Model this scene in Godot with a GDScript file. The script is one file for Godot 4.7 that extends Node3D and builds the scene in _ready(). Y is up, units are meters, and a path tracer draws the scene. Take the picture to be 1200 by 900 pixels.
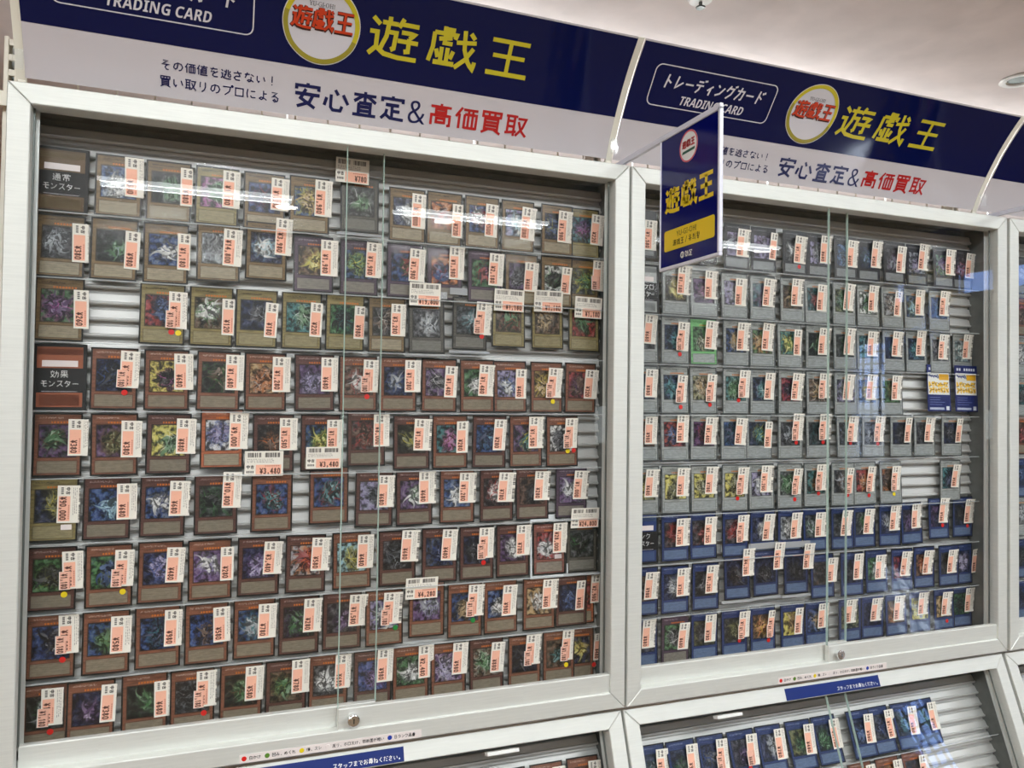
extends Node3D
# A wall of glazed trading card cases in a shop. Metres; the lower left corner of the
# left case's front frame is the origin, x runs along the wall, z comes out into the aisle.

const CASE_W := 0.9
const CASE_H := 0.9068
const FRAME := 0.0267
const RIGHT_X := 0.9045
const THIRD_X := 1.8130
const FLOOR_Y := -0.95
const CEILING_Y := 1.92
const TAG_W := 0.052
const TAG_H := 0.034

var mats := {}
var names := {}
var glyphs := {}
var rng := RandomNumberGenerator.new()
var art_index := 0
var art_bytes := PackedByteArray()
var price_list := []
var card_queue := []

func _ready() -> void:
	rng.seed = 71
	# ---------------------------------------------------------------- camera
	var cam := Camera3D.new()
	cam.name = "camera"
	cam.fov = rad_to_deg(2.0 * atan(450.0 / 902.1))
	cam.near = 0.02
	cam.far = 80.0
	var turn := Basis(Vector3.UP, -0.3653) * Basis(Vector3.RIGHT, 0.0212) * Basis(Vector3.BACK, 0.0132)
	cam.transform = Transform3D(turn, Vector3(0.2575, 0.5081, 1.1362))
	add_child(cam)
	cam.current = true
	# ---------------------------------------------------------------- sky, sun, exposure
	var sky_mat := ProceduralSkyMaterial.new()
	sky_mat.sky_top_color = Color(0.30, 0.48, 0.85)
	sky_mat.sky_horizon_color = Color(0.62, 0.74, 0.95)
	sky_mat.ground_bottom_color = Color(0.35, 0.36, 0.38)
	sky_mat.ground_horizon_color = Color(0.55, 0.60, 0.68)
	sky_mat.energy_multiplier = 9.0
	var sky := Sky.new()
	sky.sky_material = sky_mat
	var env := Environment.new()
	env.background_mode = Environment.BG_SKY
	env.sky = sky
	env.tonemap_mode = Environment.TONE_MAPPER_LINEAR
	env.tonemap_exposure = 1.06
	env.sdfgi_enabled = true
	env.ssao_enabled = true
	env.ssil_enabled = true
	var we := WorldEnvironment.new()
	we.name = "environment"
	we.environment = env
	add_child(we)
	var sun := DirectionalLight3D.new()
	sun.name = "sun"
	sun.light_color = Color(0.86, 0.92, 1.0)
	sun.light_energy = 55.0
	sun.light_angular_distance = 0.6
	sun.shadow_enabled = true
	add_child(sun)
	sun.look_at_from_position(Vector3.ZERO, Vector3(-3.0, -2.15, -3.35), Vector3.UP)
	# ---------------------------------------------------------------- the scene
	make_materials()
	make_glyphs()
	make_room()
	make_cases()
	make_headers()
	make_signs()
	make_fixture()
	make_cards()
	make_strips()

# ======================================================================== materials
func mat(key: String, c: Color, rough := 0.6, metal := 0.0, spec := 0.5) -> StandardMaterial3D:
	var m := StandardMaterial3D.new()
	m.resource_name = key
	m.albedo_color = c
	m.roughness = rough
	m.metallic = metal
	m.metallic_specular = spec
	mats[key] = m
	return m

func glass(key: String, c: Color, rough := 0.0) -> StandardMaterial3D:
	var m := mat(key, c, rough)
	m.transparency = BaseMaterial3D.TRANSPARENCY_ALPHA
	m.metallic_specular = 0.33
	return m

func noise_tex(freq: float, lo: float, hi: float, seed_value: int, stretch := false) -> ImageTexture:
	var n := FastNoiseLite.new()
	n.seed = seed_value
	n.frequency = freq
	n.fractal_octaves = 4
	var im := Image.create(256, 256, false, Image.FORMAT_RGB8)
	for y in 256:
		for x in 256:
			var a := absf(x - 128.0) / 128.0
			var sx := x * (0.04 if stretch else 1.0)
			var v := n.get_noise_2d(sx, y) * (1.0 - a) + n.get_noise_2d(sx + 900.0, y) * a
			var b := absf(y - 128.0) / 128.0
			v = v * (1.0 - b * 0.5) + n.get_noise_2d(sx, y + 700.0) * b * 0.5
			var g := clampf(lerpf(lo, hi, v * 0.5 + 0.5), 0.0, 1.0)
			im.set_pixel(x, y, Color(g, g, g))
	return ImageTexture.create_from_image(im)

func grained(m: StandardMaterial3D, tex: Texture2D, size: float) -> void:
	m.albedo_texture = tex
	m.uv1_triplanar = true
	m.uv1_world_triplanar = true
	m.uv1_scale = Vector3.ONE / size

func make_materials() -> void:
	var fine := noise_tex(0.05, 0.80, 1.0, 3)
	var coarse := noise_tex(0.02, 0.86, 1.0, 5)
	var brushed := noise_tex(0.12, 0.93, 1.0, 8, true)
	var alu := mat("satin_aluminium", Color(0.90, 0.905, 0.885), 0.58, 0.45)
	grained(alu, brushed, 0.12)
	mat("bright_edge", Color(0.80, 0.81, 0.80), 0.45, 0.6)
	mat("channel", Color(0.42, 0.44, 0.43), 0.4, 0.7)
	grained(mat("case_body", Color(0.50, 0.51, 0.50), 0.5, 0.2), fine, 0.3)
	grained(mat("slat_grey", Color(0.80, 0.80, 0.79), 0.40, 0.15), brushed, 0.2)
	grained(mat("ceiling_paint", Color(0.94, 0.895, 0.885), 0.9), coarse, 1.4)
	grained(mat("wall_tan", Color(0.80, 0.64, 0.52), 0.85), coarse, 1.2)
	grained(mat("wall_front_paint", Color(0.66, 0.645, 0.63), 0.85), coarse, 1.2)
	grained(mat("wall_pale", Color(0.34, 0.33, 0.33), 0.85), coarse, 1.2)
	grained(mat("floor_tile", Color(0.50, 0.42, 0.33), 0.45), fine, 0.6)
	mat("joint", Color(0.38, 0.36, 0.34), 0.8)
	glass("pane", Color(0.60, 0.80, 0.72, 0.002))
	glass("pane_edge", Color(0.80, 0.90, 0.86, 0.50), 0.2)
	glass("sleeve", Color(0.78, 0.81, 0.83, 0.004), 0.08).metallic_specular = 0.27
	glass("acrylic", Color(0.88, 0.92, 0.93, 0.08), 0.05)
	mat("acrylic_lip", Color(0.86, 0.89, 0.90), 0.2)
	glass("holder_tint", Color(0.70, 0.71, 0.72, 0.80), 0.2)
	glass("ledge_edge", Color(0.90, 0.92, 0.92, 0.30), 0.15)
	mat("chrome", Color(0.86, 0.86, 0.86), 0.12, 1.0)
	mat("dark_slot", Color(0.03, 0.03, 0.03), 0.6)
	mat("cream_steel", Color(0.93, 0.91, 0.85), 0.4)
	mat("white_plastic", Color(0.92, 0.92, 0.91), 0.35)
	mat("print_white", Color(0.80, 0.77, 0.78), 0.12, 0.0, 0.5)
	mat("print_navy", Color(0.045, 0.075, 0.26), 0.08, 0.0, 0.36)
	mat("print_yellow", Color(0.80, 0.74, 0.18), 0.25)
	mat("print_olive", Color(0.62, 0.57, 0.20), 0.25)
	mat("ink_navy", Color(0.06, 0.09, 0.30), 0.3)
	mat("ink_red", Color(0.72, 0.12, 0.12), 0.3)
	mat("ink_pale", Color(0.84, 0.82, 0.84), 0.3)
	mat("ink_white", Color(0.93, 0.93, 0.92), 0.5)
	mat("ink_black", Color(0.04, 0.04, 0.05), 0.5)
	mat("ink_maroon", Color(0.25, 0.08, 0.07), 0.4)
	mat("ink_orange", Color(0.80, 0.24, 0.10), 0.3)
	mat("sign_blue", Color(0.035, 0.06, 0.38), 0.10, 0.0, 0.36)
	mat("sign_yellow", Color(0.93, 0.80, 0.10), 0.3)
	mat("sign_frame", Color(0.88, 0.88, 0.93), 0.25)
	mat("pink_ring", Color(0.85, 0.35, 0.42), 0.3)
	mat("ink_green", Color(0.15, 0.38, 0.30), 0.3)
	mat("dot_red", Color(0.82, 0.12, 0.10), 0.4)
	mat("dot_yellow", Color(0.90, 0.80, 0.10), 0.4)
	mat("dot_green", Color(0.10, 0.50, 0.22), 0.4)
	mat("dot_blue", Color(0.08, 0.22, 0.62), 0.4)
	mat("dot_leaf", Color(0.35, 0.52, 0.18), 0.4)
	mat("sticker_white", Color(0.90, 0.86, 0.85), 0.35)
	mat("sticker_blue", Color(0.06, 0.16, 0.44), 0.3)
	mat("card_back", Color(0.28, 0.20, 0.14), 0.5)
	mat("black_sleeve", Color(0.025, 0.025, 0.03), 0.5)
	mat("grey_sleeve", Color(0.20, 0.22, 0.23), 0.25)
	mat("holder_white", Color(0.82, 0.84, 0.85), 0.25)
	mat("window_frame", Color(0.60, 0.62, 0.64), 0.4, 0.5)
	mat("divider_tan", Color8(96, 72, 40), 0.4)
	mat("divider_tan_box", Color8(118, 98, 64), 0.4)
	mat("divider_brown", Color8(150, 84, 56), 0.4)
	mat("divider_brown_box", Color8(128, 70, 48), 0.4)
	mat("divider_grey", Color8(172, 176, 174), 0.4)
	mat("divider_grey_box", Color8(150, 154, 152), 0.4)
	mat("divider_blue", Color8(38, 58, 112), 0.4)
	mat("divider_blue_box", Color8(70, 92, 136), 0.4)
	mat("lamp_spine", Color(0.32, 0.32, 0.32), 0.6)
	var tube := mat("lamp_tube", Color(1, 1, 1), 0.4)
	tube.emission_enabled = true
	tube.emission = Color(0.97, 0.995, 1.0)
	tube.emission_energy_multiplier = 9.0
	var spot := mat("lamp_spot", Color(1, 1, 1), 0.4)
	spot.emission_enabled = true
	spot.emission = Color(1.0, 0.98, 0.95)
	spot.emission_energy_multiplier = 40.0

# ======================================================================== nodes
func numbered(called: String) -> String:
	if not names.has(called):
		names[called] = 0
		return called
	names[called] += 1
	return "%s_%03d" % [called, names[called]]

func thing(called: String, label: String, category: String, xf := Transform3D.IDENTITY, group := "") -> Node3D:
	var o := Node3D.new()
	o.name = numbered(called)
	o.transform = xf
	add_child(o)
	tag(o, label, category, group)
	return o

func tag(o: Node, label: String, category: String, group := "") -> void:
	o.set_meta("label", label)
	o.set_meta("category", category)
	if group != "":
		o.set_meta("group", group)

func part(called: String, mesh: Mesh, m: String, parent: Node, xf := Transform3D.IDENTITY) -> MeshInstance3D:
	var o := MeshInstance3D.new()
	o.name = called if parent != self else numbered(called)
	o.mesh = mesh
	o.material_override = mats[m]
	o.transform = xf
	parent.add_child(o, true)
	return o

func struct(called: String, mesh: Mesh, m: String, xf := Transform3D.IDENTITY, label := "", category := "") -> MeshInstance3D:
	var o := part(called, mesh, m, self, xf)
	o.set_meta("kind", "structure")
	if label != "":
		tag(o, label, category)
	return o

func at(x: float, y: float, z: float) -> Transform3D:
	return Transform3D(Basis.IDENTITY, Vector3(x, y, z))

# ======================================================================== mesh helpers
func tri(st: SurfaceTool, a: Vector3, b: Vector3, c: Vector3, out: Vector3) -> void:
	var n := (a - c).cross(a - b)
	if n.length_squared() < 1e-18:
		return
	st.set_normal(out.normalized())
	st.add_vertex(a)
	if n.dot(out) >= 0.0:
		st.add_vertex(b)
		st.add_vertex(c)
	else:
		st.add_vertex(c)
		st.add_vertex(b)

func quad(st: SurfaceTool, a: Vector3, b: Vector3, c: Vector3, d: Vector3, out: Vector3) -> void:
	var n := (a - c).cross(a - b)
	if n.length_squared() < 1e-18:
		n = (a - d).cross(a - c)
	if n.dot(out) < 0.0:
		n = -n
	tri(st, a, b, c, n)
	tri(st, a, c, d, n)

func start() -> SurfaceTool:
	var st := SurfaceTool.new()
	st.begin(Mesh.PRIMITIVE_TRIANGLES)
	return st

# a box with chamfered edges, from its lowest to its highest corner
func add_box(st: SurfaceTool, lo: Vector3, hi: Vector3, ch := 0.0) -> void:
	var c := (lo + hi) * 0.5
	var h := (hi - lo) * 0.5
	ch = minf(ch, minf(h.x, minf(h.y, h.z)) * 0.9)
	for ax in 3:
		var a := (ax + 1) % 3
		var b := (ax + 2) % 3
		for s in [-1.0, 1.0]:
			var p := []
			for k in [[-1, -1], [1, -1], [1, 1], [-1, 1]]:
				var v := Vector3.ZERO
				v[ax] = s * h[ax]
				v[a] = k[0] * (h[a] - ch)
				v[b] = k[1] * (h[b] - ch)
				p.append(c + v)
			var o := Vector3.ZERO
			o[ax] = s
			quad(st, p[0], p[1], p[2], p[3], o)
	if ch <= 0.0:
		return
	for ax in 3:
		var a := (ax + 1) % 3
		var b := (ax + 2) % 3
		for s in [-1.0, 1.0]:
			for t in [-1.0, 1.0]:
				var p := []
				for k in [[-1, 0], [1, 0], [1, 1], [-1, 1]]:
					var v := Vector3.ZERO
					v[ax] = k[0] * (h[ax] - ch)
					v[a] = s * (h[a] - (ch if k[1] == 0 else 0.0))
					v[b] = t * (h[b] - (0.0 if k[1] == 0 else ch))
					p.append(c + v)
				var o := Vector3.ZERO
				o[a] = s
				o[b] = t
				quad(st, p[0], p[1], p[2], p[3], o)
	for sx in [-1.0, 1.0]:
		for sy in [-1.0, 1.0]:
			for sz in [-1.0, 1.0]:
				var g := Vector3(sx, sy, sz)
				tri(st, c + g * Vector3(h.x, h.y - ch, h.z - ch), c + g * Vector3(h.x - ch, h.y, h.z - ch), c + g * Vector3(h.x - ch, h.y - ch, h.z), g)

func box(lo: Vector3, hi: Vector3, ch := 0.0) -> ArrayMesh:
	var st := start()
	add_box(st, lo, hi, ch)
	return st.commit()

# an outline in (z, y) pushed along x
func add_extrude_x(st: SurfaceTool, outline: PackedVector2Array, x0: float, x1: float) -> void:
	var n := outline.size()
	var area := 0.0
	for i in n:
		area += outline[i].cross(outline[(i + 1) % n])
	var side := 1.0 if area > 0.0 else -1.0
	for i in n:
		var a := outline[i]
		var b := outline[(i + 1) % n]
		var e := b - a
		var o := Vector2(e.y, -e.x) * side
		quad(st, Vector3(x0, a.y, a.x), Vector3(x1, a.y, a.x), Vector3(x1, b.y, b.x), Vector3(x0, b.y, b.x), Vector3(0, o.y, o.x))
	var ids := Geometry2D.triangulate_polygon(outline)
	for k in range(0, ids.size(), 3):
		var p := outline[ids[k]]
		var q := outline[ids[k + 1]]
		var r := outline[ids[k + 2]]
		tri(st, Vector3(x0, p.y, p.x), Vector3(x0, q.y, q.x), Vector3(x0, r.y, r.x), Vector3(-1, 0, 0))
		tri(st, Vector3(x1, p.y, p.x), Vector3(x1, q.y, q.x), Vector3(x1, r.y, r.x), Vector3(1, 0, 0))

# a convex outline in (x, y) pushed back along z, its front edge chamfered
func add_plate(st: SurfaceTool, outline: PackedVector2Array, z0: float, z1: float, ch := 0.0) -> void:
	var n := outline.size()
	var area := 0.0
	for i in n:
		area += outline[i].cross(outline[(i + 1) % n])
	var s := 1.0 if area > 0.0 else -1.0
	var inner := PackedVector2Array()
	for i in n:
		var p := outline[(i + n - 1) % n]
		var q := outline[i]
		var r := outline[(i + 1) % n]
		var n1 := Vector2(-(q - p).y, (q - p).x).normalized() * s
		var n2 := Vector2(-(r - q).y, (r - q).x).normalized() * s
		var m := (n1 + n2)
		inner.append(q + m * (ch * 2.0 / maxf(m.length_squared(), 0.3)))
	var ids := Geometry2D.triangulate_polygon(outline)
	for k in range(0, ids.size(), 3):
		var f := [inner[ids[k]], inner[ids[k + 1]], inner[ids[k + 2]]]
		tri(st, Vector3(f[0].x, f[0].y, z1), Vector3(f[1].x, f[1].y, z1), Vector3(f[2].x, f[2].y, z1), Vector3(0, 0, 1))
		var g := [outline[ids[k]], outline[ids[k + 1]], outline[ids[k + 2]]]
		tri(st, Vector3(g[0].x, g[0].y, z0), Vector3(g[1].x, g[1].y, z0), Vector3(g[2].x, g[2].y, z0), Vector3(0, 0, -1))
	for i in n:
		var j := (i + 1) % n
		var e := outline[j] - outline[i]
		var o := Vector3(e.y, -e.x, 0) * s
		quad(st, Vector3(outline[i].x, outline[i].y, z0), Vector3(outline[j].x, outline[j].y, z0), Vector3(outline[j].x, outline[j].y, z1 - ch), Vector3(outline[i].x, outline[i].y, z1 - ch), o)
		if ch > 0.0:
			quad(st, Vector3(outline[i].x, outline[i].y, z1 - ch), Vector3(outline[j].x, outline[j].y, z1 - ch), Vector3(inner[j].x, inner[j].y, z1), Vector3(inner[i].x, inner[i].y, z1), o.normalized() + Vector3(0, 0, 1))

func plate(outline: PackedVector2Array, z0: float, z1: float, ch := 0.0) -> ArrayMesh:
	var st := start()
	add_plate(st, outline, z0, z1, ch)
	return st.commit()

# a turned shape: profile of (radius, height) about the y axis
func lathe(profile: Array, sides := 32) -> ArrayMesh:
	var st := start()
	for i in profile.size() - 1:
		var a: Vector2 = profile[i]
		var b: Vector2 = profile[i + 1]
		var e := b - a
		for k in sides:
			var t0 := TAU * k / sides
			var t1 := TAU * (k + 1) / sides
			var d := Vector3(cos((t0 + t1) * 0.5), 0, sin((t0 + t1) * 0.5))
			var o := d * e.y - Vector3(0, e.x, 0)
			quad(st, Vector3(a.x * cos(t0), a.y, a.x * sin(t0)), Vector3(a.x * cos(t1), a.y, a.x * sin(t1)), Vector3(b.x * cos(t1), b.y, b.x * sin(t1)), Vector3(b.x * cos(t0), b.y, b.x * sin(t0)), o)
	return st.commit()

func rounded(x0: float, y0: float, x1: float, y1: float, r: float) -> PackedVector2Array:
	var out := PackedVector2Array()
	for k in [[x1 - r, y1 - r, 0], [x0 + r, y1 - r, 1], [x0 + r, y0 + r, 2], [x1 - r, y0 + r, 3]]:
		for i in 7:
			var t: float = (k[2] + i / 6.0) * PI / 2.0
			out.append(Vector2(k[0] + r * cos(t), k[1] + r * sin(t)))
	return out

func ring_poly(c: Vector2, r: float, n := 48) -> PackedVector2Array:
	var out := PackedVector2Array()
	for i in n:
		out.append(c + Vector2(cos(TAU * i / n), sin(TAU * i / n)) * r)
	return out
const LEFT_ROWS := [
	[844, [
		"53 844 DV -",
		"123 844 T bws V 37 3 24 54 580",
		"187 844 T kgw V 45 9 16 53 880",
		"251 844 Y mgw V 37 6 24 53 1180",
		"317 844 T bnr V 39 8 26 47 1280",
		"382 844 T bay V 37 5 26 54 1980",
		"458 851 G dgw H -9 -25 51 37 780",
		"533 844 T nws V 36 9 23 54 2000",
		"594 844 T hrw V 41 19 18 53 220",
		"658 844 T bwr V 34 13 22 53 500",
		"722 844 T vwc V 35 11 27 54 2280",
		"793 844 T nby V 30 11 27 53 1980",
		"846 837 Y tpm V 42 10 25 52 220",
	]],
	[755, [
		"53 755 T dsk V 44 12 20 52 380",
		"119 755 T kgs V 44 17 19 52 980",
		"185 755 T bwn V 45 14 17 51 1180",
		"255 761 T sdw V 37 9 26 53 14800",
		"321 768 T nwc V 42 -7 24 54 3980",
		"390 755 P eya V 40 6 26 54 1980",
		"459 755 P bgy V 40 3 25 54 1980",
		"531 755 P brg V 36 8 26 51 1980",
		"597 746 P hbr V 36 -1 26 52 1980",
		"664 749 P grb V 36 5 26 52 2180",
		"730 755 T pds V 34 14 25 48 480",
		"793 755 T wkg V 37 18 19 45 780",
		"846 748 T dgy V 46 1 22 52 580 s",
	]],
	[668, [
		"54 668 T gpm V 47 16 18 52 260",
		"182 668 Y rbk V 38 11 24 52 1180 s r:42:68 y:51:69",
		"247 668 Y ewg V 44 17 17 52 120",
		"309 668 Y nds V 42 19 18 51 180",
		"374 668 Y tgw V 42 15 18 51 220",
		"438 668 Y gkt V 43 17 16 50 980",
		"504 662 T dew V 35 10 24 50 3280",
		"567 668 G dsw H 0 -25 51 36 19800",
		"639 675 G dst V 39 7 28 53 1180 s r:50:63",
		"707 682 Y egr H 1 -9 53 36 1180",
		"779 682 Y eas H 2 -12 53 36 1180",
		"846 680 Y rge H 8 -7 52 36 1180",
	]],
	[575, [
		"57 575 DE -",
		"123 575 B nkb V 38 4 24 51 1180 s r:43:62",
		"190 575 B ykm V 39 6 25 51 680",
		"258 575 B keg V 39 5 25 51 1680",
		"324 575 B ahs V 39 6 26 52 1280",
		"395 575 R pvd V 39 5 25 51 680",
		"461 575 B ewr V 37 6 24 50 1180 s r:43:63",
		"523 575 B nsb V 39 5 26 50 1280",
		"590 575 B pdw V 38 12 21 50 1480",
		"654 575 B gwk V 32 8 27 51 1480",
		"713 575 B vwb V 38 14 20 49 480",
		"777 575 B eay V 31 10 27 50 1180 s y:41:67",
		"841 575 B rep V 36 11 26 50 320",
	]],
	[484, [
		"56 484 B pge V 43 8 24 50 380",
		"126 484 B poe V 39 10 26 51 380",
		"194 484 R ygw V 40 7 26 50 880",
		"265 490 O wvb V 40 6 26 52 9000",
		"337 484 R keh V 38 6 26 48 1580",
		"405 484 R byg V 38 8 24 43 1580",
		"475 489 R der V 40 6 25 50 8000",
		"546 484 R koy V 33 6 29 50 1280",
		"610 484 B tme V 39 10 20 51 280",
		"675 484 R bnc V 36 6 22 51 280",
		"742 484 B pty V 33 2 28 53 1580",
		"807 484 B wds V 33 4 24 51 1180 s y:40:60 r:51:59",
	]],
	[396, [
		"53 396 Y noy V 35 10 27 51 90000 w",
		"118 396 R bcn V 42 9 25 50 680",
		"188 396 R bwn V 39 7 27 50 680",
		"259 396 R dkg V 39 -4 26 52 10800",
		"336 396 B btr H -10 -34 54 37 3480",
		"419 403 B btr H -6 -31 52 33 3480",
		"488 396 R vds V 34 6 27 50 680",
		"552 396 R pwg V 36 2 28 51 680",
		"623 396 B bws V 32 5 29 49 1280",
		"690 396 R kwr V 32 5 30 49 780",
		"755 396 R ekd V 33 5 29 49 280",
		"825 396 P pws V 33 5 29 49 1000",
	]],
	[303, [
		"53 303 R gko V 42 6 25 52 1180 s y:45:65",
		"123 303 B gbo V 38 7 24 51 1180 s y:47:66",
		"187 303 B nvb V 38 8 24 50 480",
		"253 303 B pwv V 44 11 18 49 280",
		"319 303 R nvp V 37 6 27 49 3480",
		"386 303 R srh V 38 4 28 50 580",
		"456 303 B coy V 38 4 25 52 480",
		"526 303 R dks V 36 -1 29 50 680",
		"595 303 R dnb V 33 2 26 50 480",
		"657 303 R ndk V 32 2 26 50 1180 s r:41:59",
		"721 303 R pwk V 34 1 27 51 780",
		"786 303 F rws V 35 0 27 51 28000 w",
		"846 303 G dkg H 5 -24 53 34 24800",
	]],
	[212, [
		"54 206 B bdn V 39 1 24 53 1180 s r:44:62",
		"121 212 B bgo V 36 7 26 52 580",
		"186 212 B bnt V 39 5 23 52 980",
		"250 212 B beb V 38 6 23 51 580",
		"315 212 B bst V 35 7 26 51 780",
		"378 212 R kgp V 36 3 27 51 280",
		"442 212 R dpk V 40 3 28 49 1580",
		"507 212 B vwb V 28 3 30 50 1180 s g:47:60",
		"575 217 B psv H -7 -10 52 34 4280",
		"638 212 B bak V 34 2 28 51 1180 s g:43:60",
		"701 212 B bwk V 32 7 26 51 980",
		"768 212 B awe V 34 2 29 50 680",
		"829 212 R nbd V 37 9 17 51 480",
		"846 212 O reh V 51 3 20 49 2980",
	]],
	[119, [
		"50 119 B ksg V 26 4 26 51 1180 s r:36:64",
		"104 119 B npk V 43 5 19 53 380",
		"171 119 B kgd V 42 11 20 51 680",
		"233 119 B dks V 35 2 27 52 1180 s r:45:63",
		"298 119 B kge V 35 3 26 51 580",
		"361 119 R ego V 37 -1 26 51 780",
		"423 119 B dwk V 39 0 24 52 680",
		"490 119 R bpv V 36 -2 25 51 980",
		"551 119 B gwk V 41 0 25 52 2480",
		"612 119 B pvw V 36 0 26 51 980",
		"678 119 R egw V 37 6 24 50 880",
		"743 119 B kdn V 30 -2 28 51 1180 s",
		"807 119 B ete V 34 -1 22 51 1180 s y:43:58",
		"846 119 B nya V 57 11 14 47 480 r:59:65",
	]],
]
const RIGHT_ROWS := [
	[846, [
		"57 852 K dsv V 31 19 26 53 1580",
		"120 852 K dnv V 28 16 27 52 980",
		"186 851 K dsp V 28 14 28 52 780",
		"258 846 K vsp V 27 10 30 51 780",
		"322 846 K vps V 42 10 17 51 580",
		"394 846 K dws V 26 11 30 52 1180 r:39:70",
		"456 846 K vdw V 30 4 28 54 680",
		"521 846 K bnc V 31 8 29 53 480",
		"583 846 K nbg V 35 4 29 53 580",
		"649 846 K dsp V 32 9 26 54 380",
		"715 846 K svd V 32 -2 30 54 780",
		"789 846 K gpv V 32 4 30 54 680",
		"846 846 K dvr V 36 7 28 53 480",
	]],
	[754, [
		"60 754 DS -",
		"126 743 W kya V 31 -4 30 52 1180",
		"189 748 W pmg V 30 1 29 51 780",
		"254 754 W vws V 29 11 27 51 980",
		"321 754 W tdm V 29 6 30 53 1180",
		"389 754 W eag V 24 3 30 52 780",
		"452 754 W trk V 29 9 26 52 580",
		"517 754 W ogs V 27 3 28 53 480",
		"583 754 W wgs V 28 2 27 53 980",
		"645 754 W swe V 33 10 21 51 380",
		"710 754 W bco V 28 3 27 53 680",
		"775 754 W bnc V 28 2 30 52 1280",
	]],
	[665, [
		"62 658 W dgs V 30 0 26 51 680",
		"125 665 W ntc V 32 10 25 52 1180 s r:39:68",
		"189 665 V gow V 32 4 28 52 680",
		"258 665 W bas V 29 5 30 52 880",
		"321 665 W gah V 28 2 28 52 780",
		"384 665 W tyg V 36 12 20 50 580",
		"453 665 W kgd V 29 6 30 52 480",
		"520 665 W dkg V 26 3 28 53 680",
		"583 665 W tcw V 25 7 30 50 980",
		"649 665 W ntc V 24 4 30 51 880",
		"714 665 W ntc V 26 0 27 52 880",
		"780 665 W dvw V 21 5 30 52 1180",
		"846 665 W swt V 26 2 30 52 780",
	]],
	[575, [
		"63 575 W ntc V 31 7 26 50 880",
		"126 575 W ntc V 33 16 22 49 1180 s r:41:74",
		"189 575 W oaw V 35 13 22 50 1180 s r:43:69",
		"258 575 W tgw V 34 4 25 51 1180 s r:35:60",
		"322 575 W ntw V 32 7 24 51 780",
		"385 575 W rkp V 30 6 29 52 1180",
		"456 575 W eaw V 29 5 30 48 1180 s",
		"522 575 W vsd V 21 5 28 51 680",
		"581 575 W bya V 25 4 28 51 780",
		"644 575 W gok V 27 5 29 50 1280",
		"771 583 I -",
		"846 583 I -",
	]],
	[490, [
		"64 484 W ehk V 30 7 26 49 980",
		"127 484 W rbh V 32 3 26 50 1180",
		"190 484 W pkr V 29 7 28 50 1480",
		"255 490 W bnt V 31 8 27 50 780",
		"314 490 W nty V 40 15 18 50 580",
		"385 490 W dsk V 32 -1 27 52 1180 s r:43:55",
		"456 490 W dkt V 30 0 30 50 1180 s r:41:55",
		"530 490 W dks V 27 3 27 51 1180 s r:34:57",
		"596 490 W dsk V 30 3 28 52 1180 s r:41:59",
		"668 490 W ndk V 36 6 19 51 480",
		"737 490 W dks V 28 5 28 51 680",
		"810 490 W ndk V 38 7 19 51 580",
	]],
	[395, [
		"66 395 W oyd V 29 5 29 50 680",
		"129 395 W yow V 30 4 28 51 780",
		"193 395 W yow V 30 3 28 50 780",
		"257 395 W yow V 32 5 26 50 1180 s r:35:63",
		"321 395 W vws V 26 3 30 51 1280",
		"384 395 W dgw V 34 9 23 50 1180 s r:41:69",
		"451 395 W the V 27 3 30 51 1180 s r:35:60",
		"515 395 W dse V 35 11 18 50 1180 s r:41:65",
		"576 395 W rhw V 33 9 22 51 1180 s r:39:68",
		"642 395 W hek V 29 10 25 49 1180 s y:37:67",
		"810 395 W tnd V 31 9 24 49 580",
	]],
	[309, [
		"63 309 DL -",
		"129 309 U dre V 29 9 30 50 1280",
		"191 309 U dre V 31 9 27 51 1280",
		"259 309 U drs V 31 8 27 49 1180 s",
		"323 309 U nws V 29 8 27 51 780",
		"385 309 U swd V 29 8 27 50 680",
		"450 309 U dsg V 28 11 30 48 880",
		"515 309 U dsk V 24 8 28 51 480",
		"575 309 U dgw V 26 8 28 51 980",
		"638 309 U nsw V 26 3 30 52 780",
		"703 309 U dpv V 27 3 29 51 680",
		"775 315 U pnd V 29 0 28 52 580 r:39:58",
		"846 315 U nkd V 32 5 29 52 480 r:43:63",
	]],
	[216, [
		"66 216 U eds V 30 8 29 49 980",
		"129 216 U nsw V 31 5 29 51 780",
		"196 216 U kds V 28 4 28 52 1280",
		"262 230 X nke V 40 -7 28 51 4280",
		"329 231 X nkd V 47 -14 25 52 3980",
		"398 230 X nkd V 45 -10 27 50 3480",
		"469 216 U dke V 40 8 26 48 680",
		"540 216 U ndk V 31 3 25 52 480",
		"608 216 U gws V 23 10 30 49 680",
		"672 216 U rbp V 24 5 30 51 980",
		"736 216 U ehr V 24 7 30 50 780",
		"803 216 U dke V 22 9 30 50 580",
		"846 216 U nvs V 54 13 19 51 480",
	]],
	[126, [
		"67 126 U dvs V 25 2 28 51 880",
		"130 126 P gdw V 35 12 23 49 680",
		"195 126 U odk V 28 4 25 51 780",
		"259 126 U dok V 37 4 25 49 1180 s r:40:58",
		"326 126 U ehy V 39 8 16 50 1180 s r:42:65",
		"394 126 U yae V 32 8 20 51 580",
		"455 126 U bas V 29 5 27 49 780",
		"535 120 U okg V 15 1 30 48 480",
		"596 126 U nbd V 22 5 30 47 680",
		"658 126 U eho V 21 5 30 51 880",
		"726 126 U yow V 22 4 30 47 780",
		"791 126 U aew V 20 7 30 50 980 r:36:69",
		"846 126 U gkt V 36 5 28 51 680",
	]],
]

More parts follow.
